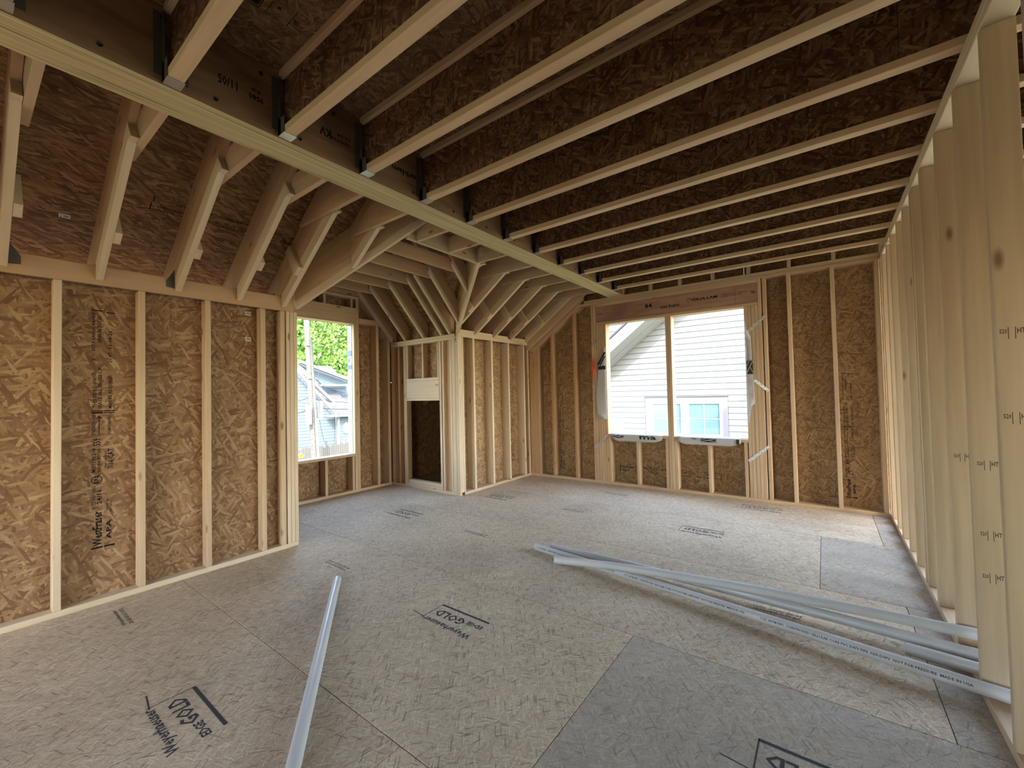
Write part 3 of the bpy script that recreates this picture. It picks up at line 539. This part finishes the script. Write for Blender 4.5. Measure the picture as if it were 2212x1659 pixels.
# ------------------------------------------------------------------ beam
be = empty('ceiling_beam', (-2.388, 2.3, ZP), 'deep laminated veneer beam running the length of the room beside the roof slope', 'beam', 'structure')
bo = bx('beam_body', -2.50, -2.276, YREAR, 5.80, ZP, 3.095, M['lvl_face'], be, 0)
bo.data = bo.data.copy(); bo.data.materials.append(M['lvl_edge'])
for p in bo.data.polygons:
    if abs((MW[bo].to_3x3() @ p.normal).z) > .7: p.material_index = 1
for k in range(-6, 12):
    for dy, z in ((0, 2.787), (.2, 3.034)):
        y = .34 + .398 * k + dy
        if y < 5.6: tube('bolt_head', [(-2.277, y, z), (-2.2735, y, z)], .0105, M['bolt'], be, 10)
for y, its in [(.74, [('t', '11/05', 0, .085, 0, .05)]), (.86, [('t', '9580', 0, .07, 0, .03, True), ('t', 'dcp', .01, .06, .04, .065, True)]), (1.23, [('t', 'KV', 0, .07, 0, .05, True)]), (1.35, [('t', '03/09/24', 0, .12, 0, .022), ('t', '12:24', 0, .08, .035, .055)]), (1.75, [('t', 'erblam', 0, .21, 0, .04, True), ('c', -.03, .02, .02)])]:
    printed('printed_lettering', its, (-2.276, y + (.21 if y > 1.7 else .09), 2.875), (0, -1, 0), (0, 0, -1), M['ink'], bo)

# ------------------------------------------------------------------ ceiling: I-joists and deck
ce = empty('ceiling', (-.9, 2.5, ZP), 'open ceiling of parallel wooden I-joists under a dark strand-board deck', 'ceiling', 'structure')
JB, JT = 2.746, 3.10
def ijoist(y, x0=-2.270, x1=4.3):
    j = empty_part('joist', (x0, y, JB), ce)
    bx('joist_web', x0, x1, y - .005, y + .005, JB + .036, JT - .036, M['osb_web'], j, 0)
    bx('bottom_flange', x0, x1, y - .029, y + .029, JB, JB + .038, M['flange'], j, .002); bx('top_flange', x0, x1, y - .029, y + .029, JT - .038, JT - .0005, M['flange'], j, .002)
    for xs in (-1.6 + random.uniform(-.5, .5), .3 + random.uniform(-.6, .1)): bx('web_seam', xs, xs + .003, y - .0062, y + .0062, JB + .038, JT - .038, M['dark_void'], j, 0)
    h = joined('joist_hanger', [(-2.274, -2.205, y - .0325, y + .0325, JB - .0035, JB - .001), (-2.274, -2.205, y - .0325, y - .0305, JB, JB + .085), (-2.274, -2.205, y + .0305, y + .0325, JB, JB + .085), (-2.274, -2.245, y - .0325, y - .0305, JB, JB + .31), (-2.274, -2.245, y + .0305, y + .0325, JB, JB + .31), (-2.2755, -2.2738, y - .062, y - .0305, JB + .03, JB + .31), (-2.2755, -2.2738, y + .0305, y + .062, JB + .03, JB + .31)], M['metal_dark'], j)
    h.data.materials.append(M['metal'])
    for p in h.data.polygons[:6]: p.material_index = 1
def empty_part(name, loc, parent):
    o = bpy.data.objects.new(name, None); o.empty_display_size = .1; return put(o, parent, Matrix.Translation(loc))
for n in range(-7, 12): ijoist(.085 + .484 * n)
cps = {}
for (ya, yb_) in [(-3.4, -1.38), (-1.378, -.158), (-.156, 1.062), (1.064, 2.283), (2.285, 3.503), (3.505, 4.723), (4.725, 5.88)]:
    e = [-2.276, -.9 if int(ya * 10) % 2 else -1.7, 1.4, 4.4]
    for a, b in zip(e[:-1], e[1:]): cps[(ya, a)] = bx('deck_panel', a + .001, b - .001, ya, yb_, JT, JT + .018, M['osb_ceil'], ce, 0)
cp = cps[(-.156, -2.276)]
printed('printed_stamp', [('r', 0, .003, 0, .09), ('r', 0, .06, .087, .09), ('t', 'R', .027, .045, .01, .03, True), ('r', .092, .095, -.03, .09), ('r', .092, .125, .087, .09), ('t', 'NN', .104, .126, .02, .055, True), ('r', -.075, -.026, .087, .09), ('r', -.029, -.026, -.02, .09), ('r', -.07, -.035, .03, .075)], (-1.877, .829, JT), (0, 1, 0), (1, 0, 0), M['ink'], cp)

# ------------------------------------------------------------------ rest of the shell, outside the picture: rear and far right walls, their openings added to light the room, attic eaves
wz = empty('wall_rear', (0, YREAR, 0), 'rear wall behind the viewer with openings added to let light in', 'wall', 'structure')
for a, b, c, d in [(-3.93, -3.0, 0, 3.12), (-3.0, -1.4, 2.25, 3.12), (-3.0, -1.4, 0, .6), (-1.4, 0, 0, 3.12), (0, 1.4, 0, 3.12), (1.4, 2.6, 2.3, 3.12), (1.4, 2.6, 0, .9), (2.6, 4.4, 0, 3.12)]: bx('sheathing_panel', a, b, YREAR - .012, YREAR, c, d, M['osb_wall'], wz, 0)
prism('gable_panel', [(-5.5, YREAR - .012, 0), (-3.932, YREAR - .012, 0), (-3.932, YREAR - .012, zs(-3.932)), (-5.5, YREAR - .012, zs(-5.5))], (0, .012, 0), (0, 0, 1), M['osb_wall'], wz, False)
prism('gable_panel', [(-3.93, YREAR - .012, 3.122), (4.4, YREAR - .012, 3.122), (4.4, YREAR - .012, zs(4.4)), (-3.2, YREAR - .012, 3.122)], (0, .012, 0), (0, 0, 1), M['osb_wall'], wz, False)
wy = empty('wall_far_right', (XEAST, 1, 0), 'outer wall of the next room with an opening added to let light in', 'wall', 'structure')
for a, b, c, d in [(YREAR, 3.4, 0, 3.12), (3.4, 5.75, 2.85, 3.12), (5.75, 5.9, 0, 3.12)]: bx('sheathing_panel', XEAST, XEAST + .012, a, b, c, d, M['osb_wall'], wy, 0)
bx('sheathing_panel', XEAST, XEAST + .012, YREAR, 5.9, 3.122, zs(XEAST), M['osb_wall'], wy, 0)
wa = empty('wall_attic', (-5.5, 0, 0), 'low outer wall under the open eaves', 'wall', 'structure')
bx('sheathing_panel', -5.512, -5.5, YREAR, Y1 - .1, -.3, .15, M['osb_wall'], wa, 0); bx('sheathing_panel', -5.512, -5.5, Y2 + .1, 5.9, -.3, 1.40, M['osb_wall'], wa, 0)

# ------------------------------------------------------------------ house-wrap flaps in the window openings
def sheet(name, poly, mat, parent, label=None, cat=None, bulge=.012, thick=.0008):
    pts = [Vector(p) for p in poly]; c = sum(pts, Vector()) / len(pts); n = len(pts); vs = []; fs = []
    rings = 5
    for k in range(rings):
        for p in pts:
            q = c + (p - c) * (1 - k / rings); q.y += -bulge * math.sin(k * 1.9 + q.z * 9) * (k / rings); vs.append(q - pts[0])
    vs.append(c - pts[0])
    for k in range(rings - 1):
        for i in range(n): fs.append((k * n + i, k * n + (i + 1) % n, (k + 1) * n + (i + 1) % n, (k + 1) * n + i))
    fs += [((rings - 1) * n + i, (rings - 1) * n + (i + 1) % n, rings * n) for i in range(n)]
    me = me_new(name, vs, fs, mat, smooth=True); o = put(bpy.data.objects.new(name, me), parent, Matrix.Translation(pts[0]))
    sd = o.modifiers.new('thickness', 'SOLIDIFY'); sd.thickness = thick
    return props(o, label, cat)
yf = yb0 - .009
def emblem(cx, cz, w, h, y, parent):
    o = printed('printed_emblem', [('r', -w / 2, w / 2, -h / 2, h / 2)], (cx, y, cz), (1, 0, 0), (0, 0, 1), M['wrap_ink'], parent)
    printed('printed_emblem', [('l', -w * .42, h * .38, w * .40, -h * .40, .008), ('l', w * .42, h * .40, w * .02, 0, .007), ('l', -w * .40, -h * .1, -w * .1, -h * .42, .006), ('l', -w * .5, -h * .46, w * .5, -h * .46, .005), ('l', -w * .46, -h * .5, -w * .46, h * .5, .005), ('l', w * .46, -h * .5, w * .46, h * .5, .005)], (cx, y - .0012, cz), (1, 0, 0), (0, 0, 1), M['wrap'], parent); return o
f1 = sheet('house_wrap_flap', [(-.752, yf, 2.34), (-.735, yf, 2.08), (-.689, yf, 1.983), (-.679, yf, 1.661), (-.665, yf, 1.171), (-.705, yf, 1.137), (-.733, yf, .92), (-.752, yf, .931)], M['wrap'], None, 'white building-wrap flap with black emblem along the right window jamb', 'wrap flap', .004)
emblem(-.706, 1.61, .075, .17, yf - .007, f1)
f2 = sheet('house_wrap_flap', [(-2.562, yf, 2.02), (-2.562, yf, .945), (-2.715, yf, .947), (-2.728, yf, 1.279), (-2.688, yf, 1.682), (-2.682, yf, 1.802), (-2.62, yf, 1.95)], M['wrap'], None, 'white building-wrap flap with black band beside the left window jamb', 'wrap flap', .004)
printed('printed_band', [('r', 0, .118, 0, .055), ('l', .0, -.02, .115, -.20, .03), ('l', .03, -.01, .115, -.14, .02)], (-2.681, yf - .007, 1.735), (1, 0, 0), (0, 0, 1), M['wrap_ink'], f2)
def sillflap(x0, x1, zb, label):
    n = 14; vs = []; fs = []; prof = [(yb1, .738), (yb0 + .01, .7385), (yb0 - .004, .735), (yb0 - .012, .715), (yb0 - .016, .69), (yb0 - .013, .66), (yb0 - .010, zb)]
    for i in range(n + 1):
        f = i / n; x = x0 + (x1 - x0) * f; e = min(1, min(f, 1 - f) * 9)
        for k, (y, z) in enumerate(prof):
            q = max(0, k - 2) / 4; vs.append(Vector((x, y + .003 * math.sin(f * 17 + k), .735 - (.735 - z) * (.55 + .45 * e) if k > 2 else z)) - Vector((x0, yb0, .735)))
    m = len(prof)
    for i in range(n):
        for k in range(m - 1): fs.append((i * m + k, i * m + k + 1, (i + 1) * m + k + 1, (i + 1) * m + k))
    o = put(bpy.data.objects.new('house_wrap_flap', me_new('house_wrap_flap', vs, fs, M['wrap'], smooth=True)), None, Matrix.Translation((x0, yb0, .735)))
    sd = o.modifiers.new('thickness', 'SOLIDIFY'); sd.thickness = .0008; return props(o, label, 'wrap flap')
s1 = sillflap(-2.50, -1.775, .636, 'white building-wrap flap lettered in black over the left window sill'); s2 = sillflap(-1.583, -.832, .642, 'white building-wrap flap with black emblem over the right window sill')
printed('printed_lettering', [('t', 'ma', 0, .235, 0, .05, True)], (-2.085, yb0 - .0205, .728), (1, 0, 0), (0, 0, 1), M['wrap_ink'], s1)
emblem(-2.395, .707, .165, .045, yb0 - .0205, s1); emblem(-1.195, .708, .185, .052, yb0 - .0205, s2)
printed('printed_lettering', [('r', 0, .035, 0, .06)], (-.882, yb0 - .0205, .732), (1, 0, 0), (0, 0, 1), M['wrap_ink'], s2); printed('printed_lettering', [('t', 'W', 0, .07, 0, .022, True)], (-1.40, yb0 - .0205, .732), (1, 0, 0), (0, 0, 1), M['wrap_ink'], s2)
f3 = bx('house_wrap_strip', wx0 - .02, wx0 + .085, WY1 - .004, WY1 - .0015, WZ0 + .003, 2.40, M['wrap'], None, 0); props(f3, 'bluish-white building-wrap strip folded on the dormer window jamb', 'wrap strip')
M['navy'] = plain('navy_wrap_print', (.05, .08, .14), .5)
for it in (('t', 'W', 0, .07, 0, .085, True), ('r', -.01, .1, -.10, -.02), ('r', -.01, .1, .11, .17)): printed('printed_lettering' if it[0] == 't' else 'printed_band', [it], (wx0 - .015, WY1 - .004, 1.93), (1, 0, 0), (0, 0, 1), M['navy'], f3)

# ------------------------------------------------------------------ orange cord on the back wall
def cordpts():
    p = []
    for k in range(60):
        a = k / 59 * 2 * math.pi * 3; r = .018 + .004 * math.sin(a * .7); p.append((-2.762 + math.cos(a) * r + .008 * math.sin(k * .3), yb0 - .018 - .006 * math.cos(a * 1.3), 1.70 + .13 * math.sin(a)))
    return p
cd = empty('orange_cord', (-2.762, yb0 - .02, 1.57), 'orange cord bundled in a hanging loop left of the double window', 'cord')
tube('cord_loop', cordpts(), .0055, M['cord'], cd, 8)
tube('cord_wrap', [(-2.785, yb0 - .02, 1.755), (-2.77, yb0 - .034, 1.765), (-2.745, yb0 - .034, 1.76), (-2.738, yb0 - .02, 1.75), (-2.76, yb0 - .034, 1.745), (-2.785, yb0 - .026, 1.74)], .006, M['cord'], cd, 8)
tube('cord_tail', [(-2.755, yb0 - .02, 1.83), (-2.752, yb0 - .018, 1.865), (-2.758, yb0 - .014, 1.885)], .0055, M['cord'], cd, 8)
bx('nail', -2.758, -2.753, yb0 - .03, yb0 + .002, 1.84, 1.845, M['metal_dark'], cd, 0)

# ------------------------------------------------------------------ plastic pipes
PIPETXT = '1-1/2  ASTM F891  COEXTRUDED CELLULAR CORE PVC DWV PIPE  NSF-DWV  NOT FOR PRESSURE  MADE IN USA  '
def pipe(pts, label, r=.0275, text=False, group='white plastic pipes on the floor'):
    pts = [Vector(p) for p in pts]; n = 24; P = []
    def cm(t):   # quadratic through 3 points
        a, b, c = pts; return a * (2 * (t - .5) * (t - 1)) + b * (4 * t * (1 - t)) + c * (2 * t * (t - .5))
    P = [cm(k / n) for k in range(n + 1)] if len(pts) == 3 else [pts[0].lerp(pts[1], k / n) for k in range(n + 1)]
    root = empty('plastic_pipe', P[0] - Vector((0, 0, r)), label, 'pipe', None, group)
    tube('pipe_body', P, r, M['pvc'], root, 24, False)
    q0 = P[0]
    for a, b in ((P[0], P[1]), (P[-1], P[-2])):
        vs = []; fs = []; t = (b - a).normalized(); s_ = t.cross(Vector((0, 0, 1))).normalized(); w = t.cross(s_)
        for rr, dd in ((r, 0), (r * .87, 0), (r * .87, .06)):
            for k in range(24): g = 2 * math.pi * k / 24; vs.append(s_ * math.cos(g) * rr + w * math.sin(g) * rr + t * dd)
        for ring in (0, 24):
            for k in range(24): fs.append((ring + k, ring + (k + 1) % 24, ring + 24 + (k + 1) % 24, ring + 24 + k))
        fs.append(tuple(range(48, 72)))
        put(bpy.data.objects.new('pipe_rim', me_new('pipe_rim', vs, fs, [M['pvc'], M['pvc_in']], [0] * 24 + [1] * 25)), root, Matrix.Translation(a))
    if text:
        L = (P[-1] - P[0]).length; dirv = (P[-1] - P[0]).normalized(); gv, gf = glyphs(PIPETXT, True); seg = .78; nrep = int(L / .86)
        for rep in range(nrep):
            vs = []
            for a, c in gv:
                s_ = (.04 + rep * .86 + a * seg) / L; p = cm(s_) if len(pts) == 3 else pts[0].lerp(pts[1], s_); ang = text + (c - .5) * .42
                sd = dirv.cross(Vector((0, 0, 1))).normalized(); vs.append(p + sd * math.cos(ang) * (r + .0006) + Vector((0, 0, 1)) * math.sin(ang) * (r + .0006) - q0)
            put(bpy.data.objects.new('printed_lettering', me_new('printed_lettering', vs, gf, M['ink_grey'])), root, Matrix.Translation(q0))
    return root
R_ = .0275
pipe([(-2.03, 3.00, .036), (-.70, 2.80, .050), (.70, 2.575, .0665)], 'white plastic pipe with black printed lettering, nearest in the heap by the partition', text=.35)
pipe([(-1.92, 3.085, R_), (-.75, 3.03, .045), (.70, 2.895, .0665)], 'plain white plastic pipe lying lowest and farthest in the heap', r=.0275)
pipe([(-1.66, 2.70, .101), (-.72, 2.925, .1065), (.70, 3.005, .1255)], 'plain white plastic pipe crossing on top of the others')
pipe([(.285, 2.845, R_ + .012), (.70, 2.755, .0665)], 'short plain white pipe end poking out between the two front studs')
pipe([(-2.885, 1.680, R_), (-1.20, .47, R_)], 'single white plastic pipe lying alone in the middle of the floor', r=.027, group=None)

# ------------------------------------------------------------------ outside: ground, neighbours
gr = bx('ground', -90, 60, -60, 60, ZG - .2, ZG, M['grass'], None, 0); props(gr, 'lawn outside below the house', 'ground', 'structure')
YN = 12.7; YF = 11.5
nh = empty('neighbour_house', (-3, YN, ZG), 'white lap-sided neighbouring house seen through the double window', 'house')
bx('wall', -9, 3.5, YN + .02, YN + 6, ZG, 2.0, M['siding'], nh, 0)
rk = lambda x: 2.047 + .76 * (x + 5.55)               # soffit line on the wall
SP = .1665
def board(x0, x1, z, y, parent, sp=SP):
    L = x1 - x0; key = ('sb', round(L, 3))
    if key not in BOXC:
        vs = [(-L / 2, 0, 0), (L / 2, 0, 0), (L / 2, -.031, 0), (-L / 2, -.031, 0), (-L / 2, 0, sp + .02), (L / 2, 0, sp + .02), (L / 2, -.006, sp + .02), (-L / 2, -.006, sp + .02)]
        BOXC[key] = me_new('siding_board', vs, [(0, 1, 2, 3), (7, 6, 5, 4), (3, 2, 6, 7), (1, 0, 4, 5), (0, 3, 7, 4), (2, 1, 5, 6)], M['siding'])
    return put(bpy.data.objects.new('siding_board', BOXC[key]), parent, Matrix.Translation(((x0 + x1) / 2, y, z)))
z = 1.199 - SP * 16
while z < 6.0:
    xl = -9 if z + SP < rk(-9) else (z - .02 - 2.047) / .76 - 5.55
    if xl < 3.4:
        if 1.199 - SP * 9 < z + .01 < 1.19: board(xl, -4.41, z, YN, nh); board(-2.11, 3.5, z, YN, nh)
        else: board(xl, 3.5, z, YN, nh)
    z += SP
prism('gable_wall', [(-9, YN + .03, 1.9), (3.5, YN + .03, 1.9), (3.5, YN + .03, rk(3.5)), (-5.7, YN + .03, rk(-5.7))], (0, .05, 0), (1, 0, 0), M['siding'], nh, False)
# projecting rake with fascia and soffit
xa, xb = -5.85, 2.5; sl = lambda x, dz, y: (x, y, rk(x) + dz)
prism('rake_fascia', [sl(xa, .03, YF), sl(xb, .03, YF), sl(xb, .40, YF), sl(xa, .40, YF)], (0, .03, 0), (1, 0, .76), M['white_paint'], nh, False)
prism('rake_soffit', [sl(xa, .03, YF + .03), sl(xb, .03, YF + .03), (xb, YN, rk(xb) + .03), (xa, YN, rk(xa) + .03)], Vector((-.76, 0, 1)).normalized() * .02, (1, 0, .76), M['soffit'], nh, False)
prism('soffit_batten', [sl(xa, -.02, YF + .62), sl(xb, -.02, YF + .62), sl(xb, .03, YF + .62), sl(xa, .03, YF + .62)], (0, .05, 0), (1, 0, .76), M['soffit'], nh, False)
prism('roof', [sl(xa - .1, .41, YF - .05), sl(xb, .41, YF - .05), (xb, YN + 6, rk(xb) + .41), (xa - .1, YN + 6, rk(xa - .1) + .41)], Vector((-.76, 0, 1)).normalized() * .05, (0, 1, 0), M['shingle_dark'], nh, False)
prism('upper_wall', [(-12, YN + 3.0, 2.4), (-2.0, YN + 3.0, 2.4), (-2.0, YN + 3.0, 8), (-12, YN + 3.0, 8)], (0, .1, 0), (1, 0, 0), M['siding'], nh, False)
for k in range(18): board(-12, -2, 3.0 + k * SP * 1.5, YN + 3.0, nh)
# its window
tx0, tx1, tz0, tz1 = -4.40, -2.118, -.06, 1.165; yw = YN - .03
nw = empty_part('window', ((tx0 + tx1) / 2, yw, tz0), nh)
for a, b, c, d in [(tx0, tx1, 1.065, tz1), (tx0, tx0 + .145, tz0, 1.064), (tx1 - .135, tx1, tz0, 1.064)]: bx('window_trim', a, b, yw, yw + .04, c, d, M['lav_trim'], nw, .002)
bx('drip_cap', tx0 - .02, tx1 + .02, yw - .03, yw + .04, tz1 + .001, tz1 + .02, M['lav_trim'], nw, 0)
for a, b, c, d in [(-4.255, -2.253, .95, 1.064), (-4.255, -2.253, tz0, .09), (-4.255, -4.16, .091, .949), (-3.372, -3.137, .091, .949), (-2.34, -2.253, .091, .949)]: bx('window_frame', a, b, yw + .004, yw + .04, c, d, M['white_paint'], nw, .002)
for a, b in [(-4.16, -3.372), (-3.137, -2.34)]:
    bx('pane', a, b, yw + .03, yw + .034, .09, .95, M['glass'], nw, 0)
    bx('muntin', (a + b) / 2 - .011, (a + b) / 2 + .011, yw + .022, yw + .03, .09, .95, M['white_paint'], nw, 0); bx('muntin', a, b, yw + .022, yw + .0295, .51, .535, M['white_paint'], nw, 0)
bx('wall_patch', -5.5, -5.12, yw - .01, YN, -.2, .46, M['white_paint'], nh, .002)

# ---- house to the west, seen through the dormer window
HX = -26.0; f = 1.3
P2 = lambda y, z: (y * f, 1.35 + (z - 1.35) * f)     # plan measured at 20 m, moved out to 26 m
wh = empty('grey_roofed_house', (HX - 3, 15, ZG), 'pale blue house with grey shingle roofs beyond the dormer window', 'house')
def hp(name, pts, xd, mat, x=HX, th=.12, dirx=(0, 1, 0)):
    return prism(name, [(x + (p[2] if len(p) > 2 else 0), *P2(p[0], p[1])) for p in pts], (xd * th, 0, 0), dirx, mat, wh, False)
hp('gable_wall', [(6.0, -3), (11.66, -3), (11.66, .52), (11.40, .56), (9.75, 2.42), (6.0, 6.6)], -1, M['blue_siding'], HX, .2)
for k in range(34):
    zz = -2.6 + k * .15
    ymax = 11.62 if zz < .5 else 11.44 - (zz - .52) * .888
    if ymax > 6.2: y0, z0 = P2(6.0, zz); y1, z1 = P2(ymax - .03, zz); prism('siding_board', [(HX, y0, z0), (HX + .03, y0, z0), (HX + .008, y0, z0 + .19), (HX, y0, z0 + .19)], (0, y1 - y0, 0), (0, 1, 0), M['blue_siding'], wh, False)
hp('rake_board', [(11.52, .42), (11.52, .60), (9.75, 2.58), (6, 6.78), (6, 6.55), (9.75, 2.38)], 1, M['west_trim'], HX + .35, .12, (0, 1, -1))
def roofp(name, pts, th=.1): return prism(name, [(HX + dx, *P2(y, z)) for y, z, dx in pts], (0, 0, th), (0, 1, 0), M['shingle'], wh, False)
roofp('roof', [(11.5, .46, -.2), (12.9, .46, -.2), (13.4, 3.3, -7), (6.5, 3.15, -7), (8.0, 1.2, -2.3), (10.6, 1.2, -2.3)])
roofp('roof', [(8, 1.2, -2.2), (14.5, .9, -2.2), (14.5, 3.33, -7), (8, 3.15, -7)])
hp('rake_board', [(12.65, .66), (12.65, .86), (10.35, 3.05), (10.35, 2.86)], 1, M['west_trim'], HX - 1.7, .15, (0, 1, -1))
hp('gable_wall', [(11.2, 2.9), (12.2, 1.95), (13.5, 1.6), (13.5, 2.5), (10.8, 3.2)], -1, M['blue_siding'], HX - 2.6, .15)
hp('rake_board', [(13.5, 2.28), (13.5, 2.46), (10.70, 3.34), (10.70, 3.20)], 1, M['west_trim'], HX - 2.3, .3, (0, 1, -.3))
hp('eave_board', [(11.85, 2.02), (13.4, 2.02), (13.4, 2.10), (11.85, 2.10)], 1, M['west_trim'], HX - 2.4, .4)
hp('bay_wall', [(11.66, -3), (13.6, -3), (13.6, .42), (11.66, .42)], -1, M['blue_siding'], HX + .25, .2)
for k in range(20):
    zz = -2.6 + k * .15; y0, z0 = P2(11.72, zz); y1, _ = P2(13.6, zz); prism('siding_board', [(HX + .25, y0, z0), (HX + .28, y0, z0), (HX + .258, y0, z0 + .19), (HX + .25, y0, z0 + .19)], (0, y1 - y0, 0), (0, 1, 0), M['blue_siding'], wh, False)
hp('corner_board', [(11.62, -3), (11.74, -3), (11.74, .42), (11.62, .42)], 1, M['west_trim'], HX + .24, .08)
hp('gutter', [(11.05, .42), (13.6, .36), (13.6, .47), (11.05, .53)], 1, M['west_trim'], HX + .3, .5)
oy, oz = P2(12.09, -.21)
def ring(name, a, b, a2, b2, x, th, mat, parent):
    n = 28; vs = []; fs = []
    for k in range(n):
        g = 2 * math.pi * k / n
        for (p, q, dx) in ((a, b, 0), (a2, b2, 0), (a2, b2, th), (a, b, th)): vs.append((dx, p * math.cos(g), q * math.sin(g)))
    for k in range(n):
        m = (k + 1) % n
        for i in range(4): fs.append((k * 4 + i, k * 4 + (i + 1) % 4, m * 4 + (i + 1) % 4, m * 4 + i))
    return put(bpy.data.objects.new(name, me_new(name, vs, fs, mat)), parent, Matrix.Translation((x, oy, oz)))
ow = ring('oval_window', .21, .40, .12, .27, HX + .26, .07, M['west_trim'], wh)
put(bpy.data.objects.new('pane', me_new('pane', [(0, .14 * math.cos(k * .2244), .29 * math.sin(k * .2244)) for k in range(28)], [tuple(range(28))], M['glass'])), ow, Matrix.Translation((HX + .29, oy, oz)))
bx('muntin', HX + .291, HX + .30, oy - .012, oy + .012, oz - .28, oz + .28, M['west_trim'], ow, 0); bx('muntin', HX + .291, HX + .30, oy - .13, oy + .13, oz - .012, oz + .012, M['west_trim'], ow, 0)
# utility pole with cables
PX = -17.0; g = PX / -20
pp = lambda y, z, dx=0: (PX + dx, y * g, 1.35 + (z - 1.35) * g)
po = empty('utility_pole', pp(10.62, -4.0), 'leaning wooden utility pole with cables outside the dormer window', 'utility pole')
tube('pole_shaft', [pp(10.66, -4.2), pp(10.53, -1.5), pp(10.22, 5.2), pp(10.15, 7.5)], .135, M['pole'], po, 16, True, .10)
tube('conduit', [pp(10.72, -4.0, .17), pp(10.62, -1.4, .16), pp(10.33, 4.2, .14)], .055, M['pole_guard'], po, 10)
for zz, yy in ((2.3, 10.4), (3.9, 10.32)): bx('steel_band', *sorted((PX - .15, PX + .15)), yy * g - .15, yy * g + .15, 1.35 + (zz - 1.35) * g, 1.35 + (zz - 1.35) * g + .03, M['pole_guard'], po, .003)
bx('terminal_box', PX + .1, PX + .3, 10.20 * g - .12, 10.20 * g + .04, 1.35 + (.1 - 1.35) * g, 1.35 + (1.0 - 1.35) * g, M['pole_guard'], po, .01)
bx('terminal_box', PX + .1, PX + .3, 10.62 * g, 10.62 * g + .16, 1.35 + (.4 - 1.35) * g, 1.35 + (1.2 - 1.35) * g, M['pole_guard'], po, .01)
def cable(a, b, sag, r=.012):
    a, b = Vector(a), Vector(b); tube('cable', [a.lerp(b, k / 12) - Vector((0, 0, sag * 4 * (k / 12) * (1 - k / 12))) for k in range(13)], r, M['wire'], po, 6)
cable(pp(10.5, .9), pp(14.5, .85), .1, .022); cable(pp(10.5, 1.35), pp(14.5, 1.2), .15, .014); cable(pp(10.45, 1.5), pp(7.2, .9), .2, .016); cable(pp(10.45, .9), pp(7.2, .55), .2, .022)
cable(pp(10.3, 4.1), pp(14.5, 3.6), .2, .010); cable(pp(10.3, 4.15), pp(7, 4.4), .2, .010); cable(pp(10.2, 5.2), pp(14.5, 4.7), .2, .010); cable(pp(10.55, 4.9, .3), pp(10.62, .4, .3), 0, .012); cable(pp(10.62, .3, .3), pp(10.9, -.9, .3), .1, .012)
# fence, shrubs, trees
fe = empty('picket_fence', (-20, 11.3, ZG), 'weathered grey board fence at the foot of the pole', 'fence')
for k in range(34):
    y = 9.2 + k * .10; bx('picket', -20.0, -19.975, y, y + .085, ZG, -1.02 + .12 * math.sin(k * 1.7) * (k % 3 == 0) + (.25 if k in (19, 24) else 0), M['fence'], fe, 0)
bx('fence_rail', -20.06, -20.0, 9.2, 12.6, -1.35, -1.27, M['fence'], fe, 0)
def leaves(name, c, rad, n, size, mat, parent, seed):
    rnd = random.Random(seed); vs = []; fs = []; cl = [(Vector((rnd.gauss(0, .42) * rad[0], rnd.gauss(0, .42) * rad[1], rnd.gauss(0, .38) * rad[2])), rnd.uniform(.16, .34)) for _ in range(26)]
    for i in range(n):
        cc, rr = rnd.choice(cl); d = Vector((rnd.gauss(0, 1), rnd.gauss(0, 1), rnd.gauss(0, 1))).normalized() * rr * rnd.uniform(.6, 1)
        p = cc + Vector((d.x * rad[0], d.y * rad[1], d.z * rad[2])); a = Vector((rnd.gauss(0, 1), rnd.gauss(0, 1), rnd.gauss(0, 1))).normalized(); b = a.orthogonal().normalized(); s_ = size * rnd.uniform(.6, 1.3)
        q = len(vs); vs += [p + a * s_, p + b * s_ * .5, p - a * s_, p - b * s_ * .5]; fs.append((q, q + 1, q + 2, q + 3))
    return put(bpy.data.objects.new(name, me_new(name, vs, fs, mat)), parent, Matrix.Translation(c))
for i, (x, y, h, rx, ry, lab) in enumerate([(-37, 18.3, 13.5, 2.2, 3.6, 'broad green tree behind the pole, leftmost through the dormer window'), (-45.5, 27.6, 16.0, 2.3, 4.2, 'broad green tree behind the grey roof at the right of the dormer window'), (-54, 29.5, 19.0, 2.4, 5.0, 'tall green tree filling the middle distance behind the grey roof'), (-62, 39.5, 21.0, 2.5, 5.5, 'farthest tall green tree at the right edge of the dormer view'), (-62, 25.5, 21.0, 2.5, 5.5, 'farthest tall green tree at the left edge of the dormer view')]):
    tr = empty('broadleaf_tree', (x, y, ZG), lab, 'tree', None, 'trees behind the grey-roofed house')
    tube('trunk', [(x, y, ZG), (x + .1, y + .1, ZG + h * .4), (x, y, ZG + h * .75)], .3, M['bark'], tr, 10, True, .1)
    leaves('foliage', (x, y, ZG + h * .62), (rx, ry, h * .42), 8000, .30, M['leaf'], tr, i + 3)
for i, (x, y, z, r, m, lab, cat) in enumerate([(-23.5, 14.35, -1.9, .55, 'leaf_p', 'pink-leaved shrub beside the bay wall outside', 'shrub'), (-22, 12.9, -2.1, .7, 'leaf_y', 'yellow-leaved shrub in front of the bay wall outside', 'shrub'), (-19, 9.35, -1.75, .4, 'leaf_y', 'small yellow shrub left of the utility pole outside', 'shrub')]):
    sh = empty('shrub', (x, y, ZG), lab, cat); tube('stem', [(x, y, ZG), (x, y, z)], .04, M['bark'], sh, 8); leaves('foliage', (x, y, z), (r, r, r), 900, .07, M[m], sh, 40 + i)
